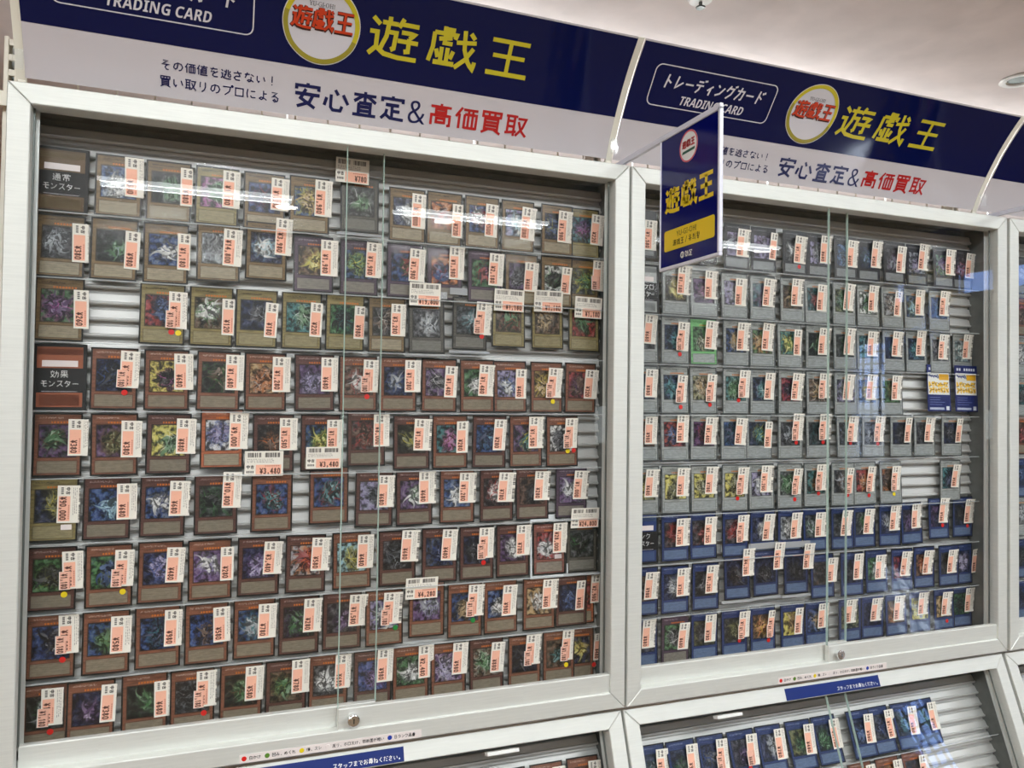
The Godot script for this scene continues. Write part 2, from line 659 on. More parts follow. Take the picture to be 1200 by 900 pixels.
# ======================================================================== lettering
# Each sign is a list of pen strokes on a 100 by 100 grid, y running down.
const RADICAL_WALK := "8 12 22 26|4 44 18 44 18 76|4 92 18 76 34 88 60 92 98 92"
const STROKES := {
	"遊": "@|40 6 40 18|26 20 56 20|38 20 36 50 26 80|38 40 54 40 52 74 46 78|66 6 58 26|62 18 96 18|64 36 92 36 80 48|80 48 80 76 72 78|58 56 98 56",
	"戯": "30 4 30 18|30 10 50 10|10 20 54 20 52 30|10 20 10 54 4 86|20 34 46 28|32 22 32 42 48 42|28 52 28 84|40 52 40 84|17 58 22 76|52 58 47 76|14 86 56 86|56 36 96 30|70 6 74 50 84 76 96 92 98 74|92 44 78 72 58 92|82 10 92 22",
	"王": "10 12 90 12|50 12 50 88|16 48 84 48|6 88 94 88",
	"安": "50 4 50 16|10 32 10 16 90 16 90 32|44 28 26 62 78 94|70 46 58 74 14 94|6 46 94 46",
	"心": "14 46 6 76|30 34 30 80 38 90 66 90 72 72|44 14 56 34|74 30 94 64",
	"査": "8 18 92 18|50 4 50 44|46 18 10 44|54 18 92 44|28 48 28 92|28 48 72 48 72 92|28 62 72 62|28 77 72 77|6 93 94 93",
	"定": "50 4 50 16|10 30 10 16 90 16 90 30|24 40 76 40|50 40 50 88|50 62 80 62|30 56 26 74 8 94|24 76 44 90 96 92",
	"高": "50 4 50 16|8 18 92 18|30 29 70 29 70 42 30 42 30 29|12 94 12 53 88 53 88 90 78 92|33 65 67 65 67 81 33 81 33 65",
	"価": "30 6 6 46|20 34 20 94|36 14 96 14|42 34 42 92|42 34 92 34 92 92|42 88 92 88|58 14 58 88|76 14 76 88",
	"買": "12 8 88 8 88 28 12 28 12 8|38 8 38 28|62 8 62 28|22 37 78 37 78 78 22 78 22 37|22 51 78 51|22 64 78 64|36 80 10 96|64 80 92 96",
	"取": "4 10 54 10|14 10 14 78|42 10 42 94|14 32 42 32|14 54 42 54|4 82 54 74|56 18 92 18 80 56 52 92|60 32 74 68 98 92",
	"値": "26 6 4 46|18 32 18 94|36 16 98 16|66 4 62 30|48 30 86 30 86 76 48 76 48 30|48 45 86 45|48 60 86 60|36 40 36 92 98 92",
	"逃": "@|54 8 50 50 34 80|70 8 70 66 78 74 92 72 94 60|36 20 46 36|32 58 50 48|92 18 80 34|76 42 96 56",
	"通": "@|36 8 84 8 64 24|50 16 66 26|38 28 38 80|38 28 88 28 88 76 82 80|38 45 88 45|38 61 88 61|62 28 62 80",
	"常": "50 2 50 16|26 6 34 16|74 6 66 16|8 34 8 20 92 20 92 34|32 31 68 31 68 44 32 44 32 31|20 88 20 56 80 56 80 82 74 86|50 44 50 98",
	"効": "26 4 26 16|4 18 50 18|16 26 8 42|36 26 48 42|40 46 26 74 6 92|14 50 28 72 48 90|54 34 94 34 90 82 78 90|72 8 70 50 50 94",
	"果": "20 8 80 8 80 46 20 46 20 8|20 27 80 27|50 8 50 96|6 60 94 60|48 60 10 90|52 60 92 90",
	"白": "46 4 38 18|18 18 82 18 82 90 18 90 18 18|18 54 82 54",
	"凹": "10 12 10 90 90 90 90 12 68 12 68 54 32 54 32 12 10 12",
	"傷": "26 6 4 46|18 32 18 94|50 6 40 24|46 16 96 16|50 27 90 27 90 45 50 45 50 27|36 55 98 55|48 64 92 64 84 92|62 64 44 90|78 64 62 94",
	"反": "14 12 90 12|22 12 20 50 6 92|36 36 82 36 60 70 28 94|40 48 62 76 96 92",
	"欠": "34 6 12 44|30 24 84 24 72 44|48 38 40 66 10 94|48 50 66 76 94 94",
	"裁": "8 18 50 18|28 4 28 32|4 32 96 32|70 6 76 60 98 92|90 46 60 90|84 10 94 22|12 46 46 46|28 40 20 70 28 92|28 62 50 90",
	"断": "16 10 16 84 48 84|30 12 30 78|16 46 48 46|20 20 24 36|44 20 38 36|86 8 62 18|62 18 62 60 54 90|62 42 96 42|82 42 82 94",
	"面": "6 10 94 10|50 10 42 28|12 28 88 28 88 92 12 92 12 28|38 28 38 92|64 28 64 92|38 48 64 48|38 70 64 70",
	"粗": "4 42 48 42|26 8 26 92|10 14 16 34|44 14 36 34|24 46 6 74|28 46 48 70|60 12 60 90|60 12 88 12 88 90|60 36 88 36|60 62 88 62|50 92 98 92",
	"品": "30 8 70 8 70 40 30 40 30 8|8 54 42 54 42 92 8 92 8 54|58 54 92 54 92 92 58 92 58 54",
	"番": "78 6 20 14|50 12 50 52|8 30 92 30|48 30 10 54|52 30 92 54|22 56 78 56 78 94 22 94 22 56|50 56 50 94|22 75 78 75",
	"尋": "20 8 80 8 80 34|24 21 80 21|10 34 90 34|14 48 38 48|26 44 26 62|12 64 40 60|52 46 88 46 88 62 52 62 52 46|6 74 94 74|72 66 72 92 60 92|26 80 36 90",
	"中": "12 26 88 26 88 60 12 60 12 26|50 6 50 96",
	"古": "8 26 92 26|50 6 50 54|22 54 78 54 78 92 22 92 22 54",
	"游": "8 12 18 22|4 38 14 48|4 90 18 62|40 6 40 18|26 20 56 20|38 20 36 50 26 90|38 40 54 40 52 84 46 88|66 6 58 26|62 18 96 18|64 36 92 36 80 48|80 48 80 86 72 88|58 56 98 56",
	"戏": "6 20 42 20 36 54 6 90|10 34 26 62 46 84|50 36 96 30|66 6 70 50 82 76 96 92 98 74|92 44 76 72 54 92|80 10 90 22",
	"유": "50 8 32 14 28 26 34 38 50 44 66 38 72 26 68 14 50 8|8 58 92 58|36 58 36 92|64 58 64 92",
	"희": "36 4 36 16|16 20 58 20|36 28 24 34 22 46 36 56 50 46 48 34 36 28|6 76 66 76|84 4 84 96",
	"왕": "34 6 20 12 18 24 34 34 50 24 48 12 34 6|34 36 34 50|8 54 62 50|78 4 78 60|78 32 96 32|52 64 34 72 34 84 52 94 70 84 70 72 52 64",
	"そ": "26 10 72 10 14 46 88 42 56 52 44 70 56 88 76 90",
	"の": "50 22 42 64 26 76 12 62 20 32 48 18 78 26 90 52 78 78 56 88",
	"を": "14 20 80 18|44 6 20 50 48 40 56 60|84 38 42 62 36 80 52 90 84 88",
	"さ": "12 28 86 22|46 6 72 54|72 54 36 54 18 72 34 90 72 90",
	"な": "8 24 54 20|32 6 12 58|66 18 92 34|66 42 66 80 48 90 34 80 46 70 70 74 90 88",
	"い": "16 22 16 62 30 82 40 66|76 26 90 66",
	"!": "50 6 50 66|50 82 50 92",
	"り": "28 12 24 54 30 50|70 10 72 52 60 78 40 94",
	"プ": "12 20 78 20 68 58 28 92|86 8 94 4 100 10 96 18 88 16 86 8",
	"ロ": "16 18 84 18 84 84 16 84 16 18",
	"に": "18 12 12 50 18 88|46 28 86 26|44 66 54 82 90 80",
	"よ": "54 8 54 74 36 88 18 78 32 66 56 70 84 88|54 34 84 32",
	"る": "22 12 74 12 18 56 54 42 82 58 76 84 48 92 36 80 50 70 60 84",
	"ト": "34 6 34 94|34 38 80 60",
	"レ": "26 8 26 86 88 44",
	"ー": "10 50 90 50",
	"デ": "20 18 68 18|8 42 84 42|50 42 46 70 24 92|80 4 86 16|92 2 98 14",
	"ィ": "74 34 28 66|56 52 56 96",
	"ン": "14 18 36 32|14 86 56 72 88 30",
	"グ": "38 8 12 48|34 26 76 26 64 64 26 94|82 4 88 16|92 0 98 12",
	"カ": "12 30 84 30 78 84 62 88|46 6 42 48 12 92",
	"ド": "34 6 34 94|34 38 76 60|66 14 74 28|82 8 90 22",
	"モ": "18 14 84 14|8 46 92 46|46 14 46 80 56 88 86 86",
	"ス": "16 14 78 14 58 54 12 90|56 54 90 90",
	"タ": "40 6 12 48|36 24 82 24 66 66 28 94|36 42 66 62",
	"シ": "18 14 40 26|8 40 30 52|14 90 54 76 90 32",
	"ク": "38 6 10 48|34 24 82 24 66 66 24 94",
	"リ": "24 12 24 60|74 10 74 54 60 80 38 94",
	"ッ": "20 46 28 62|44 42 50 58|82 42 72 72 46 92",
	"フ": "14 16 84 16 72 58 28 92",
	"ラ": "22 12 78 12|10 38 86 38 72 70 32 94",
	"ホ": "10 28 90 28|50 6 50 90 38 86|28 46 12 76|72 46 90 76",
	"ま": "14 20 86 20|18 42 82 42|52 6 52 76 34 88 20 78 34 68 60 74 84 90",
	"で": "10 20 84 16 52 38 44 64 58 84 78 88|76 40 82 52|90 34 96 46",
	"お": "10 28 62 26|36 6 36 78 22 86 14 74 40 56 74 50 88 66 76 86 56 88|74 14 92 28",
	"ね": "24 6 24 94|8 28 36 26 8 76 50 40 78 38 88 60 80 88 62 88 60 76 76 76 94 90",
	"く": "70 8 28 50 74 92",
	"だ": "8 24 52 20|32 6 12 88|54 44 82 42|52 68 62 84 90 84|80 8 86 20|92 4 98 16",
	"か": "8 34 60 30 56 78 42 88|36 8 12 90|72 24 92 58",
	"が": "8 34 60 30 56 78 42 88|36 8 12 90|72 24 92 58|84 6 90 18|94 2 99 14",
	"け": "18 12 12 50 18 88|40 32 92 30|70 8 70 60 52 94",
	"め": "22 22 52 82|62 12 42 66 20 82 8 64 26 40 62 34 88 56 78 82 58 90",
	"れ": "24 6 24 94|8 28 36 26 8 76 50 36 70 32 66 80 78 88 94 74",
	"み": "18 16 52 16 24 80 8 74 18 58 56 62 92 76|80 36 64 92",
	"、": "20 68 38 92",
	"。": "24 70 14 78 18 90 30 92 38 82 34 72 24 70",
	"/": "70 6 30 94",
	"B": "20 6 20 94|20 8 62 10 74 28 60 46 22 48|60 46 80 64 70 90 20 92",
	"0": "50 6 20 20 16 50 20 80 50 94 80 80 84 50 80 20 50 6",
	"1": "30 22 54 6 54 94",
	"2": "18 26 40 6 76 14 78 38 18 94 84 94",
	"3": "18 14 60 6 80 26 50 46 82 66 62 92 16 88",
	"4": "66 94 66 6 12 66 90 66",
	"5": "78 8 26 8 22 44 60 40 82 64 60 92 16 88",
	"6": "70 8 30 34 20 70 44 94 76 80 74 54 46 48 22 62",
	"7": "14 8 84 8 40 94",
	"8": "50 46 22 26 50 6 78 26 50 46 16 70 50 94 84 70 50 46",
	"9": "78 38 52 52 24 40 26 14 54 6 78 22 78 50 60 92 34 94",
	"¥": "12 6 50 48 88 6|50 48 50 94|18 56 82 56|18 74 82 74",
	",": "44 80 54 90 38 106",
}

func make_glyphs() -> void:
	for k in STROKES:
		var all := []
		for s in STROKES[k].replace("@", RADICAL_WALK).split("|"):
			var nums: PackedStringArray = s.split(" ")
			var line := PackedVector2Array()
			for i in range(0, nums.size(), 2):
				line.append(Vector2(float(nums[i]), float(nums[i + 1])))
			all.append(line)
		glyphs[k] = all

# triangles of a pen line of the given half width, with mitred corners
func pen(line: PackedVector2Array, half: float) -> PackedVector2Array:
	var out := PackedVector2Array()
	var n := line.size()
	var closed := n > 3 and line[0].distance_to(line[n - 1]) < half * 0.2
	var left := PackedVector2Array()
	var right := PackedVector2Array()
	for i in n:
		var d0 := (line[i] - line[i - 1]).normalized() if i > 0 else ((line[n - 1] - line[n - 2]).normalized() if closed else (line[1] - line[0]).normalized())
		var d1 := (line[i + 1] - line[i]).normalized() if i < n - 1 else ((line[1] - line[0]).normalized() if closed else (line[n - 1] - line[n - 2]).normalized())
		var n0 := Vector2(-d0.y, d0.x)
		var n1 := Vector2(-d1.y, d1.x)
		var m := n0 + n1
		var off := m * (2.0 * half / maxf(m.length_squared(), 1.2))
		left.append(line[i] + off)
		right.append(line[i] - off)
	for i in n - 1:
		out.append_array([left[i], right[i], right[i + 1], left[i], right[i + 1], left[i + 1]])
	return out

# one line of text as triangles: left edge x, foot y, letter size, step, pen half width as a share of the height, slant
func script_text(words: String, x: float, y: float, w: float, h: float, step: float, weight := 0.055, slant := 0.0) -> PackedVector2Array:
	var out := PackedVector2Array()
	for i in words.length():
		if not glyphs.has(words[i]):
			continue
		for line in glyphs[words[i]]:
			var pts := PackedVector2Array()
			for q in line:
				var px: float = x + i * step + q.x / 100.0 * w
				var py: float = y + (1.0 - q.y / 100.0) * h
				var here := Vector2(px + (py - y) * slant, py)
				if pts.size() > 0:
					var before := pts[pts.size() - 1]
					var cuts := int(before.distance_to(here) / 0.009)
					for c in cuts:
						pts.append(before.lerp(here, float(c + 1) / (cuts + 1)))
				pts.append(here)
			out.append_array(pen(pts, weight * h))
	return out

# Latin text from a font, fitted into a rectangle
func latin(words: String, x0: float, y0: float, x1: float, y1: float, bold := true, slant := 0.0, serif := false) -> PackedVector2Array:
	var f := SystemFont.new()
	f.font_names = PackedStringArray(["Droid Serif" if serif else "Droid Sans"])
	f.font_weight = 700 if bold else 400
	var tm := TextMesh.new()
	tm.text = words
	tm.font = f
	tm.font_size = 48
	tm.depth = 0.02
	tm.curve_step = 2.0
	var arr := tm.surface_get_arrays(0)
	var v: PackedVector3Array = arr[Mesh.ARRAY_VERTEX]
	var ids = arr[Mesh.ARRAY_INDEX]
	var order := PackedInt32Array(range(v.size())) if ids == null or ids.size() == 0 else PackedInt32Array(ids)
	var out := PackedVector2Array()
	for k in range(0, order.size(), 3):
		var a := v[order[k]]
		var b := v[order[k + 1]]
		var c := v[order[k + 2]]
		if a.z > 0.005 and b.z > 0.005 and c.z > 0.005:
			out.append_array([Vector2(a.x, a.y), Vector2(b.x, b.y), Vector2(c.x, c.y)])
	var lo := Vector2(1e9, 1e9)
	var hi := -lo
	for q in out:
		lo = lo.min(q)
		hi = hi.max(q)
	for i in out.size():
		var s := (out[i] - lo) / (hi - lo)
		var py := lerpf(y0, y1, s.y)
		out[i] = Vector2(lerpf(x0, x1, s.x) + (py - y0) * slant, py)
	return out

func fan(outline: PackedVector2Array) -> PackedVector2Array:
	var out := PackedVector2Array()
	var ids := Geometry2D.triangulate_polygon(outline)
	for i in ids:
		out.append(outline[i])
	return out

func disc_tris(c: Vector2, r: float) -> PackedVector2Array:
	var out := PackedVector2Array()
	for k in 8:
		out.append_array(band(ring_poly(c, r * (k + 1) / 8.0, 72), ring_poly(c, r * k / 8.0, 72)))
	return out

func band(outer: PackedVector2Array, inner: PackedVector2Array) -> PackedVector2Array:
	var out := PackedVector2Array()
	var n := outer.size()
	for i in n:
		var j := (i + 1) % n
		out.append_array([outer[i], inner[i], inner[j], outer[i], inner[j], outer[j]])
	return out

# lays flat triangles on a surface; where(q, lift) gives the place, facing(q) the side that shows
func ink(tris: PackedVector2Array, where: Callable, facing: Callable, lift: float) -> ArrayMesh:
	var st := start()
	for k in range(0, tris.size(), 3):
		var o: Vector3 = facing.call((tris[k] + tris[k + 1] + tris[k + 2]) / 3.0)
		tri(st, where.call(tris[k], lift), where.call(tris[k + 1], lift), where.call(tris[k + 2], lift), o)
	return st.commit()

func flat_where(q: Vector2, lift: float) -> Vector3:
	return Vector3(q.x, q.y, lift)

func flat_facing(_q: Vector2) -> Vector3:
	return Vector3(0, 0, 1)

func flat_ink(tris: PackedVector2Array, lift: float) -> ArrayMesh:
	return ink(tris, flat_where, flat_facing, lift)

# ======================================================================== room and lamps
func make_room() -> void:
	var x0 := -3.5
	var x1 := 7.2
	var z0 := -4.2
	var z1 := 7.5
	struct("floor", box(Vector3(x0 - 0.1, FLOOR_Y - 0.1, z0 - 0.1), Vector3(x1 + 0.1, FLOOR_Y, z1 + 0.1)), "floor_tile", Transform3D.IDENTITY, "beige shop floor under the card cases", "floor")
	struct("ceiling", box(Vector3(x0 - 0.1, CEILING_Y, z0 - 0.1), Vector3(x1 + 0.1, CEILING_Y + 0.1, z1 + 0.1)), "ceiling_paint", Transform3D.IDENTITY, "plain warm white ceiling above the blue header signs", "ceiling")
	struct("wall_back", box(Vector3(x0 - 0.1, FLOOR_Y, z0 - 0.1), Vector3(x1 + 0.1, CEILING_Y, z0)), "wall_tan", Transform3D.IDENTITY, "tan wall behind the card cases", "wall")
	struct("wall_front", box(Vector3(x0 - 0.1, FLOOR_Y, z1), Vector3(x1 + 0.1, CEILING_Y, z1 + 0.1)), "wall_front_paint", Transform3D.IDENTITY, "pale wall across the aisle from the cases", "wall")
	struct("wall_left", box(Vector3(x0 - 0.1, FLOOR_Y, z0), Vector3(x0, CEILING_Y, z1)), "wall_tan", Transform3D.IDENTITY, "tan side wall left of the cases", "wall")
	var st := start()
	var rects := [[z0, -0.95, z1, -0.1], [z0, -0.1, 5.35, 1.25], [5.85, -0.1, z1, 1.25], [z0, 1.25, z1, 1.6], [z0, 1.6, 3.6, 1.88], [5.3, 1.6, z1, 1.88], [z0, 1.88, z1, CEILING_Y]]
	for r in rects:
		add_box(st, Vector3(x1, r[1], r[0]), Vector3(x1 + 0.1, r[3], r[2]))
	struct("wall_right", st.commit(), "wall_pale", Transform3D.IDENTITY, "pale side wall with two daylit windows", "wall")
	make_window("window_1", x1, 5.35, -0.1, 5.85, 1.25, 4, 10)
	make_window("window_2", x1, 3.6, 1.6, 5.3, 1.88, 4, 1)
	var k := 0
	for z in [4.27, 2.25, 1.3, -2.1]:
		for x in [-1.76, 0.121, 2.0, 4.2] if z > 0.0 else [0.9, 2.5, 4.1, 5.7]:
			tube_lamp(Vector2(x, z), k)
			k += 1
	for p in [Vector2(0.706, 4.70), Vector2(1.90, 4.69), Vector2(4.91, 4.59)]:
		down_lamp(p)
	# an unlit recessed fitting and a sprinkler head, both in view above the signs
	var f := thing("ceiling_downlight", "round recessed ceiling fitting with pale trim, above the rightmost header", "downlight", at(3.46, CEILING_Y, -1.16))
	part("trim_ring", lathe([Vector2(0.052, 0.0), Vector2(0.075, -0.002), Vector2(0.078, -0.006), Vector2(0.070, -0.010), Vector2(0.052, -0.008), Vector2(0.046, 0.0)]), "white_plastic", f)
	part("baffle", lathe([Vector2(0.047, -0.001), Vector2(0.030, -0.0005), Vector2(0.0, -0.0004)]), "channel", f)
	var s := thing("sprinkler_head", "small white sprinkler head with dark tip on the ceiling", "sprinkler", at(1.807, CEILING_Y, -1.12))
	part("plate", lathe([Vector2(0.0, -0.012), Vector2(0.020, -0.012), Vector2(0.040, -0.008), Vector2(0.044, 0.0)]), "white_plastic", s)
	part("deflector", lathe([Vector2(0.0, -0.034), Vector2(0.015, -0.034), Vector2(0.017, -0.030), Vector2(0.006, -0.028), Vector2(0.006, -0.012)], 20), "channel", s)

func make_window(called: String, x: float, z0: float, y0: float, z1: float, y1: float, cols: int, rows: int) -> void:
	var w := part(called, box(Vector3(x + 0.045, y0, z0), Vector3(x + 0.051, y1, z1)), "pane", self)
	w.set_meta("kind", "structure")
	tag(w, "daylit window with a fine grid, clerestory strip" if rows == 1 else "tall daylit window with a fine grid in the side wall", "window")
	for z in [z0, z1 - 0.04]:
		part("window_frame", box(Vector3(x + 0.02, y0, z), Vector3(x + 0.08, y1, z + 0.04)), "window_frame", w)
	for y in [y0, y1 - 0.04]:
		part("window_frame", box(Vector3(x + 0.02, y, z0), Vector3(x + 0.08, y + 0.04, z1)), "window_frame", w)
	for i in range(1, cols):
		var z := lerpf(z0, z1, float(i) / cols)
		part("muntin", box(Vector3(x + 0.035, y0, z - 0.009), Vector3(x + 0.06, y1, z + 0.009)), "window_frame", w)
	for i in range(1, rows):
		var y := lerpf(y0, y1, float(i) / rows)
		part("muntin", box(Vector3(x + 0.035, y - 0.009, z0), Vector3(x + 0.06, y + 0.009, z1)), "window_frame", w)

func tube_lamp(p: Vector2, k: int) -> void:
	var where: String = ["across the shop", "over the aisle", "above the cases", "behind the cases"][k / 4]
	var order: String = ["first", "second", "third", "fourth"][k % 4]
	var drop := 0.56 if k >= 12 else 0.0
	var t := thing("ceiling_lamp", "twin tube ceiling lamp, %s from left in the row %s" % [order, where], "lamp", at(p.x, CEILING_Y - drop, p.y), "twin tube ceiling lamps")
	if drop > 0.0:
		for e in [-0.4, 0.4]:
			part("suspension_rod", box(Vector3(e - 0.004, -0.002, -0.004), Vector3(e + 0.004, drop, 0.004)), "white_plastic", t)
	part("housing", box(Vector3(-0.62, -0.040, -0.016), Vector3(0.62, 0.0, 0.016), 0.006), "lamp_spine", t)
	for s in [-1.0, 1.0]:
		var c := CylinderMesh.new()
		c.top_radius = 0.014
		c.bottom_radius = 0.014
		c.height = 1.18
		c.radial_segments = 16
		part("tube", c, "lamp_tube", t, Transform3D(Basis(Vector3.BACK, PI / 2), Vector3(0, -0.060, s * 0.062)))
		for e in [-1.0, 1.0]:
			part("socket", box(Vector3(e * 0.598 - 0.008, -0.076, s * 0.062 - 0.016), Vector3(e * 0.598 + 0.008, -0.020, s * 0.062 + 0.016), 0.003), "white_plastic", t)
		var l := AreaLight3D.new()
		l.name = "tube_light"
		l.area_size = Vector2(1.16, 0.028)
		l.light_color = Color(0.97, 0.995, 1.0)
		l.light_energy = [0.35, 2.20, 0.15, 0.95][k / 4]
		l.area_range = 14.0
		l.area_attenuation = 2.0
		l.shadow_enabled = true
		l.transform = Transform3D(Basis(Vector3.RIGHT, -PI / 2), Vector3(0, -0.0755, s * 0.062))
		t.add_child(l, true)
		if drop > 0.0:
			# hung lamps light the ceiling as well
			var up := l.duplicate() as AreaLight3D
			up.name = "tube_light"
			up.light_energy = 1.15
			up.transform = Transform3D(Basis(Vector3.RIGHT, PI / 2), Vector3(0, -0.0445, s * 0.062))
			t.add_child(up, true)

func down_lamp(p: Vector2) -> void:
	var t := thing("spot_downlight", "small round lit downlight beside the tube lamps, number %s from left" % ["one", "two", "three"][names.get("spot_downlight", -1) + 1], "downlight", at(p.x, CEILING_Y, p.y), "lit round downlights")
	part("trim_ring", lathe([Vector2(0.080, -0.012), Vector2(0.094, -0.008), Vector2(0.098, 0.0), Vector2(0.080, -0.002)]), "white_plastic", t)
	part("lens", lathe([Vector2(0.0, -0.009), Vector2(0.080, -0.009), Vector2(0.080, 0.0)]), "lamp_spot", t)
	var l := SpotLight3D.new()
	l.name = "spot_light"
	l.light_color = Color(1.0, 0.96, 0.90)
	l.light_energy = 2.0
	l.light_size = 0.06
	l.spot_range = 14.0
	l.spot_attenuation = 2.0
	l.spot_angle = 55.0
	l.shadow_enabled = true
	l.transform = Transform3D(Basis(Vector3.RIGHT, -PI / 2), Vector3(0, -0.02, 0))
	t.add_child(l)

# ======================================================================== display cases
func lower_frame(x: float) -> Transform3D:
	return Transform3D(Basis(Vector3.RIGHT, deg_to_rad(-20.0)), Vector3(x, -0.009, -0.012)) * at(0, -0.62, 0)

func make_cases() -> void:
	display_case(at(0, 0, 0), CASE_H, "wall display case with satin frame, left of the projecting sign", true)
	display_case(at(RIGHT_X, 0, 0), CASE_H, "wall display case with satin frame, right of the projecting sign", true)
	display_case(at(THIRD_X, 0, 0), CASE_H, "wall display case mostly cut off at the right edge", true)
	display_case(lower_frame(0), 0.62, "sloping lower display case under the left wall case", false)
	display_case(lower_frame(RIGHT_X), 0.62, "sloping lower display case under the right wall case", false)
	display_case(lower_frame(THIRD_X), 0.62, "sloping lower display case at the bottom right corner", false)

func display_case(xf: Transform3D, h: float, label: String, upper: bool) -> void:
	var t := thing("display_case", label, "display case", xf, "glazed card display cases")
	var w := CASE_W
	var f := FRAME
	var o := [Vector2(0, 0), Vector2(w, 0), Vector2(w, h), Vector2(0, h)]
	var i := [Vector2(f, f), Vector2(w - f, f), Vector2(w - f, h - f), Vector2(f, h - f)]
	var g := 0.00035
	for k in 4:
		var j := (k + 1) % 4
		var d: Vector2 = (o[j] - o[k]).normalized() * g
		var outline := PackedVector2Array([o[k] + d, o[j] - d, i[j] - d, i[k] + d])
		part("frame_rail" if k % 2 == 0 else "frame_stile", plate(outline, -0.03, 0.0, 0.0012), "satin_aluminium", t)
	for x in [0.002, w - 0.016]:
		part("side_panel", box(Vector3(x, 0.002, -0.104), Vector3(x + 0.014, h - 0.002, -0.0305), 0.001), "case_body", t)
	for y in [0.002, h - 0.016]:
		part("end_panel", box(Vector3(0.0165, y, -0.104), Vector3(w - 0.0165, y + 0.014, -0.0305), 0.001), "case_body", t)
	part("back_panel", box(Vector3(0.0165, 0.0165, -0.104), Vector3(w - 0.0165, h - 0.0165, -0.0855)), "case_body", t)
	# slatted back: every slat a piece with a hooked lip and a groove under it
	var pitch := 0.02265
	var slat := start()
	add_extrude_x(slat, PackedVector2Array([Vector2(-0.085, 0.0), Vector2(-0.0785, 0.0), Vector2(-0.0785, 0.0058), Vector2(-0.0715, 0.0052), Vector2(-0.0695, 0.0072), Vector2(-0.0695, 0.0092), Vector2(-0.0720, 0.0104), Vector2(-0.0745, 0.0205), Vector2(-0.0765, 0.0222), Vector2(-0.085, 0.0222)]), 0.017, w - 0.017)
	var slat_mesh := slat.commit()
	for k in int((h - 0.036) / pitch):
		part("slat", slat_mesh, "slat_grey", t, at(0, 0.0175 + k * pitch, 0))
	# vertical runners at both sides of the opening
	for x in [f - 0.0005, w - f - 0.0055]:
		part("side_channel", box(Vector3(x, f, -0.0295), Vector3(x + 0.006, h - f, -0.0275), 0.0004), "bright_edge", t)
		part("side_channel", box(Vector3(x, f, -0.0185), Vector3(x + 0.003, h - f, -0.0165), 0.0004), "channel", t)
	if not upper:
		var sx := 0.181 if xf.origin.x > 0.5 else 0.660
		part("door_stop", box(Vector3(sx, h - 0.0375, -0.0155), Vector3(sx + 0.053, h - 0.0320, -0.0005), 0.0008), "white_plastic", t)
	# two sliding glass doors
	var rail := 0.0563
	for n in 2:
		var front := n == 1
		var dx0 := 0.430 if front else f - 0.006
		var dx1 := w - f + 0.006 if front else 0.487
		var zf := -0.006 if front else -0.0185
		var d := Node3D.new()
		d.name = "glass_door"
		t.add_child(d, true)
		part("door_rail", plate(PackedVector2Array([Vector2(dx0, f - 0.004), Vector2(dx1, f - 0.004), Vector2(dx1, rail), Vector2(dx0, rail)]), zf - 0.008, zf + 0.002, 0.0012), "satin_aluminium", d)
		var zg := zf - 0.0055
		part("pane", box(Vector3(dx0 + 0.0004, rail, zg), Vector3(dx1, h - f + 0.006, zg + 0.005)), "pane", d)
		var ex := dx0 if front else dx1
		part("glass_edge", box(Vector3(ex - 0.0004, rail, zg), Vector3(ex + 0.0010, h - f + 0.006, zg + 0.005), 0.0003), "pane_edge", d)
		if front:
			var hub := part("lock", lathe([Vector2(0.0, 0.0115), Vector2(0.0055, 0.0115), Vector2(0.0058, 0.0108), Vector2(0.0075, 0.0108), Vector2(0.0085, 0.0100), Vector2(0.0088, 0.0085), Vector2(0.0078, 0.0075), Vector2(0.0078, 0.0)], 28), "chrome", d, Transform3D(Basis(Vector3.RIGHT, PI / 2), Vector3(dx0 + 0.0215, 0.0405, zf + 0.002)))
			hub.set_meta("label", "round chrome key lock")
			part("keyhole", box(Vector3(dx0 + 0.0207, 0.0372, zf + 0.0132), Vector3(dx0 + 0.0223, 0.0438, zf + 0.0137)), "dark_slot", d)
			if upper:
				part("finger_pull", plate(rounded(w - f - 0.032, 0.44, w - f - 0.012, 0.50, 0.003), zf, zf + 0.0025, 0.0006), "acrylic", d)

# ======================================================================== header signs
const PROFILE := [Vector2(0.925, -0.082), Vector2(0.975, -0.060), Vector2(1.033, -0.026), Vector2(1.075, 0.005), Vector2(1.112, 0.038)]
const ARC := [0.0, 0.0546, 0.1219, 0.1741, 0.2236]

func head_at(v: float) -> Vector2:
	var k := 0
	while k < 3 and v > ARC[k + 1]:
		k += 1
	var s := (v - float(ARC[k])) / (float(ARC[k + 1]) - float(ARC[k]))
	var a: Vector2 = PROFILE[k]
	var b: Vector2 = PROFILE[k + 1]
	var pre: Vector2 = PROFILE[k - 1] if k > 0 else a * 2.0 - b
	var post: Vector2 = PROFILE[k + 2] if k < 3 else b * 2.0 - a
	return a.cubic_interpolate(b, pre, post, s)

func head_normal(v: float) -> Vector2:
	var d := head_at(v + 0.002) - head_at(v - 0.002)
	return Vector2(-d.y, d.x).normalized()

func head_where(q: Vector2, lift: float) -> Vector3:
	var p := head_at(q.y)
	var n := head_normal(q.y)
	return Vector3(q.x, p.x + n.x * lift, p.y + n.y * lift)

func head_facing(q: Vector2) -> Vector3:
	var n := head_normal(q.y)
	return Vector3(0, n.x, n.y)

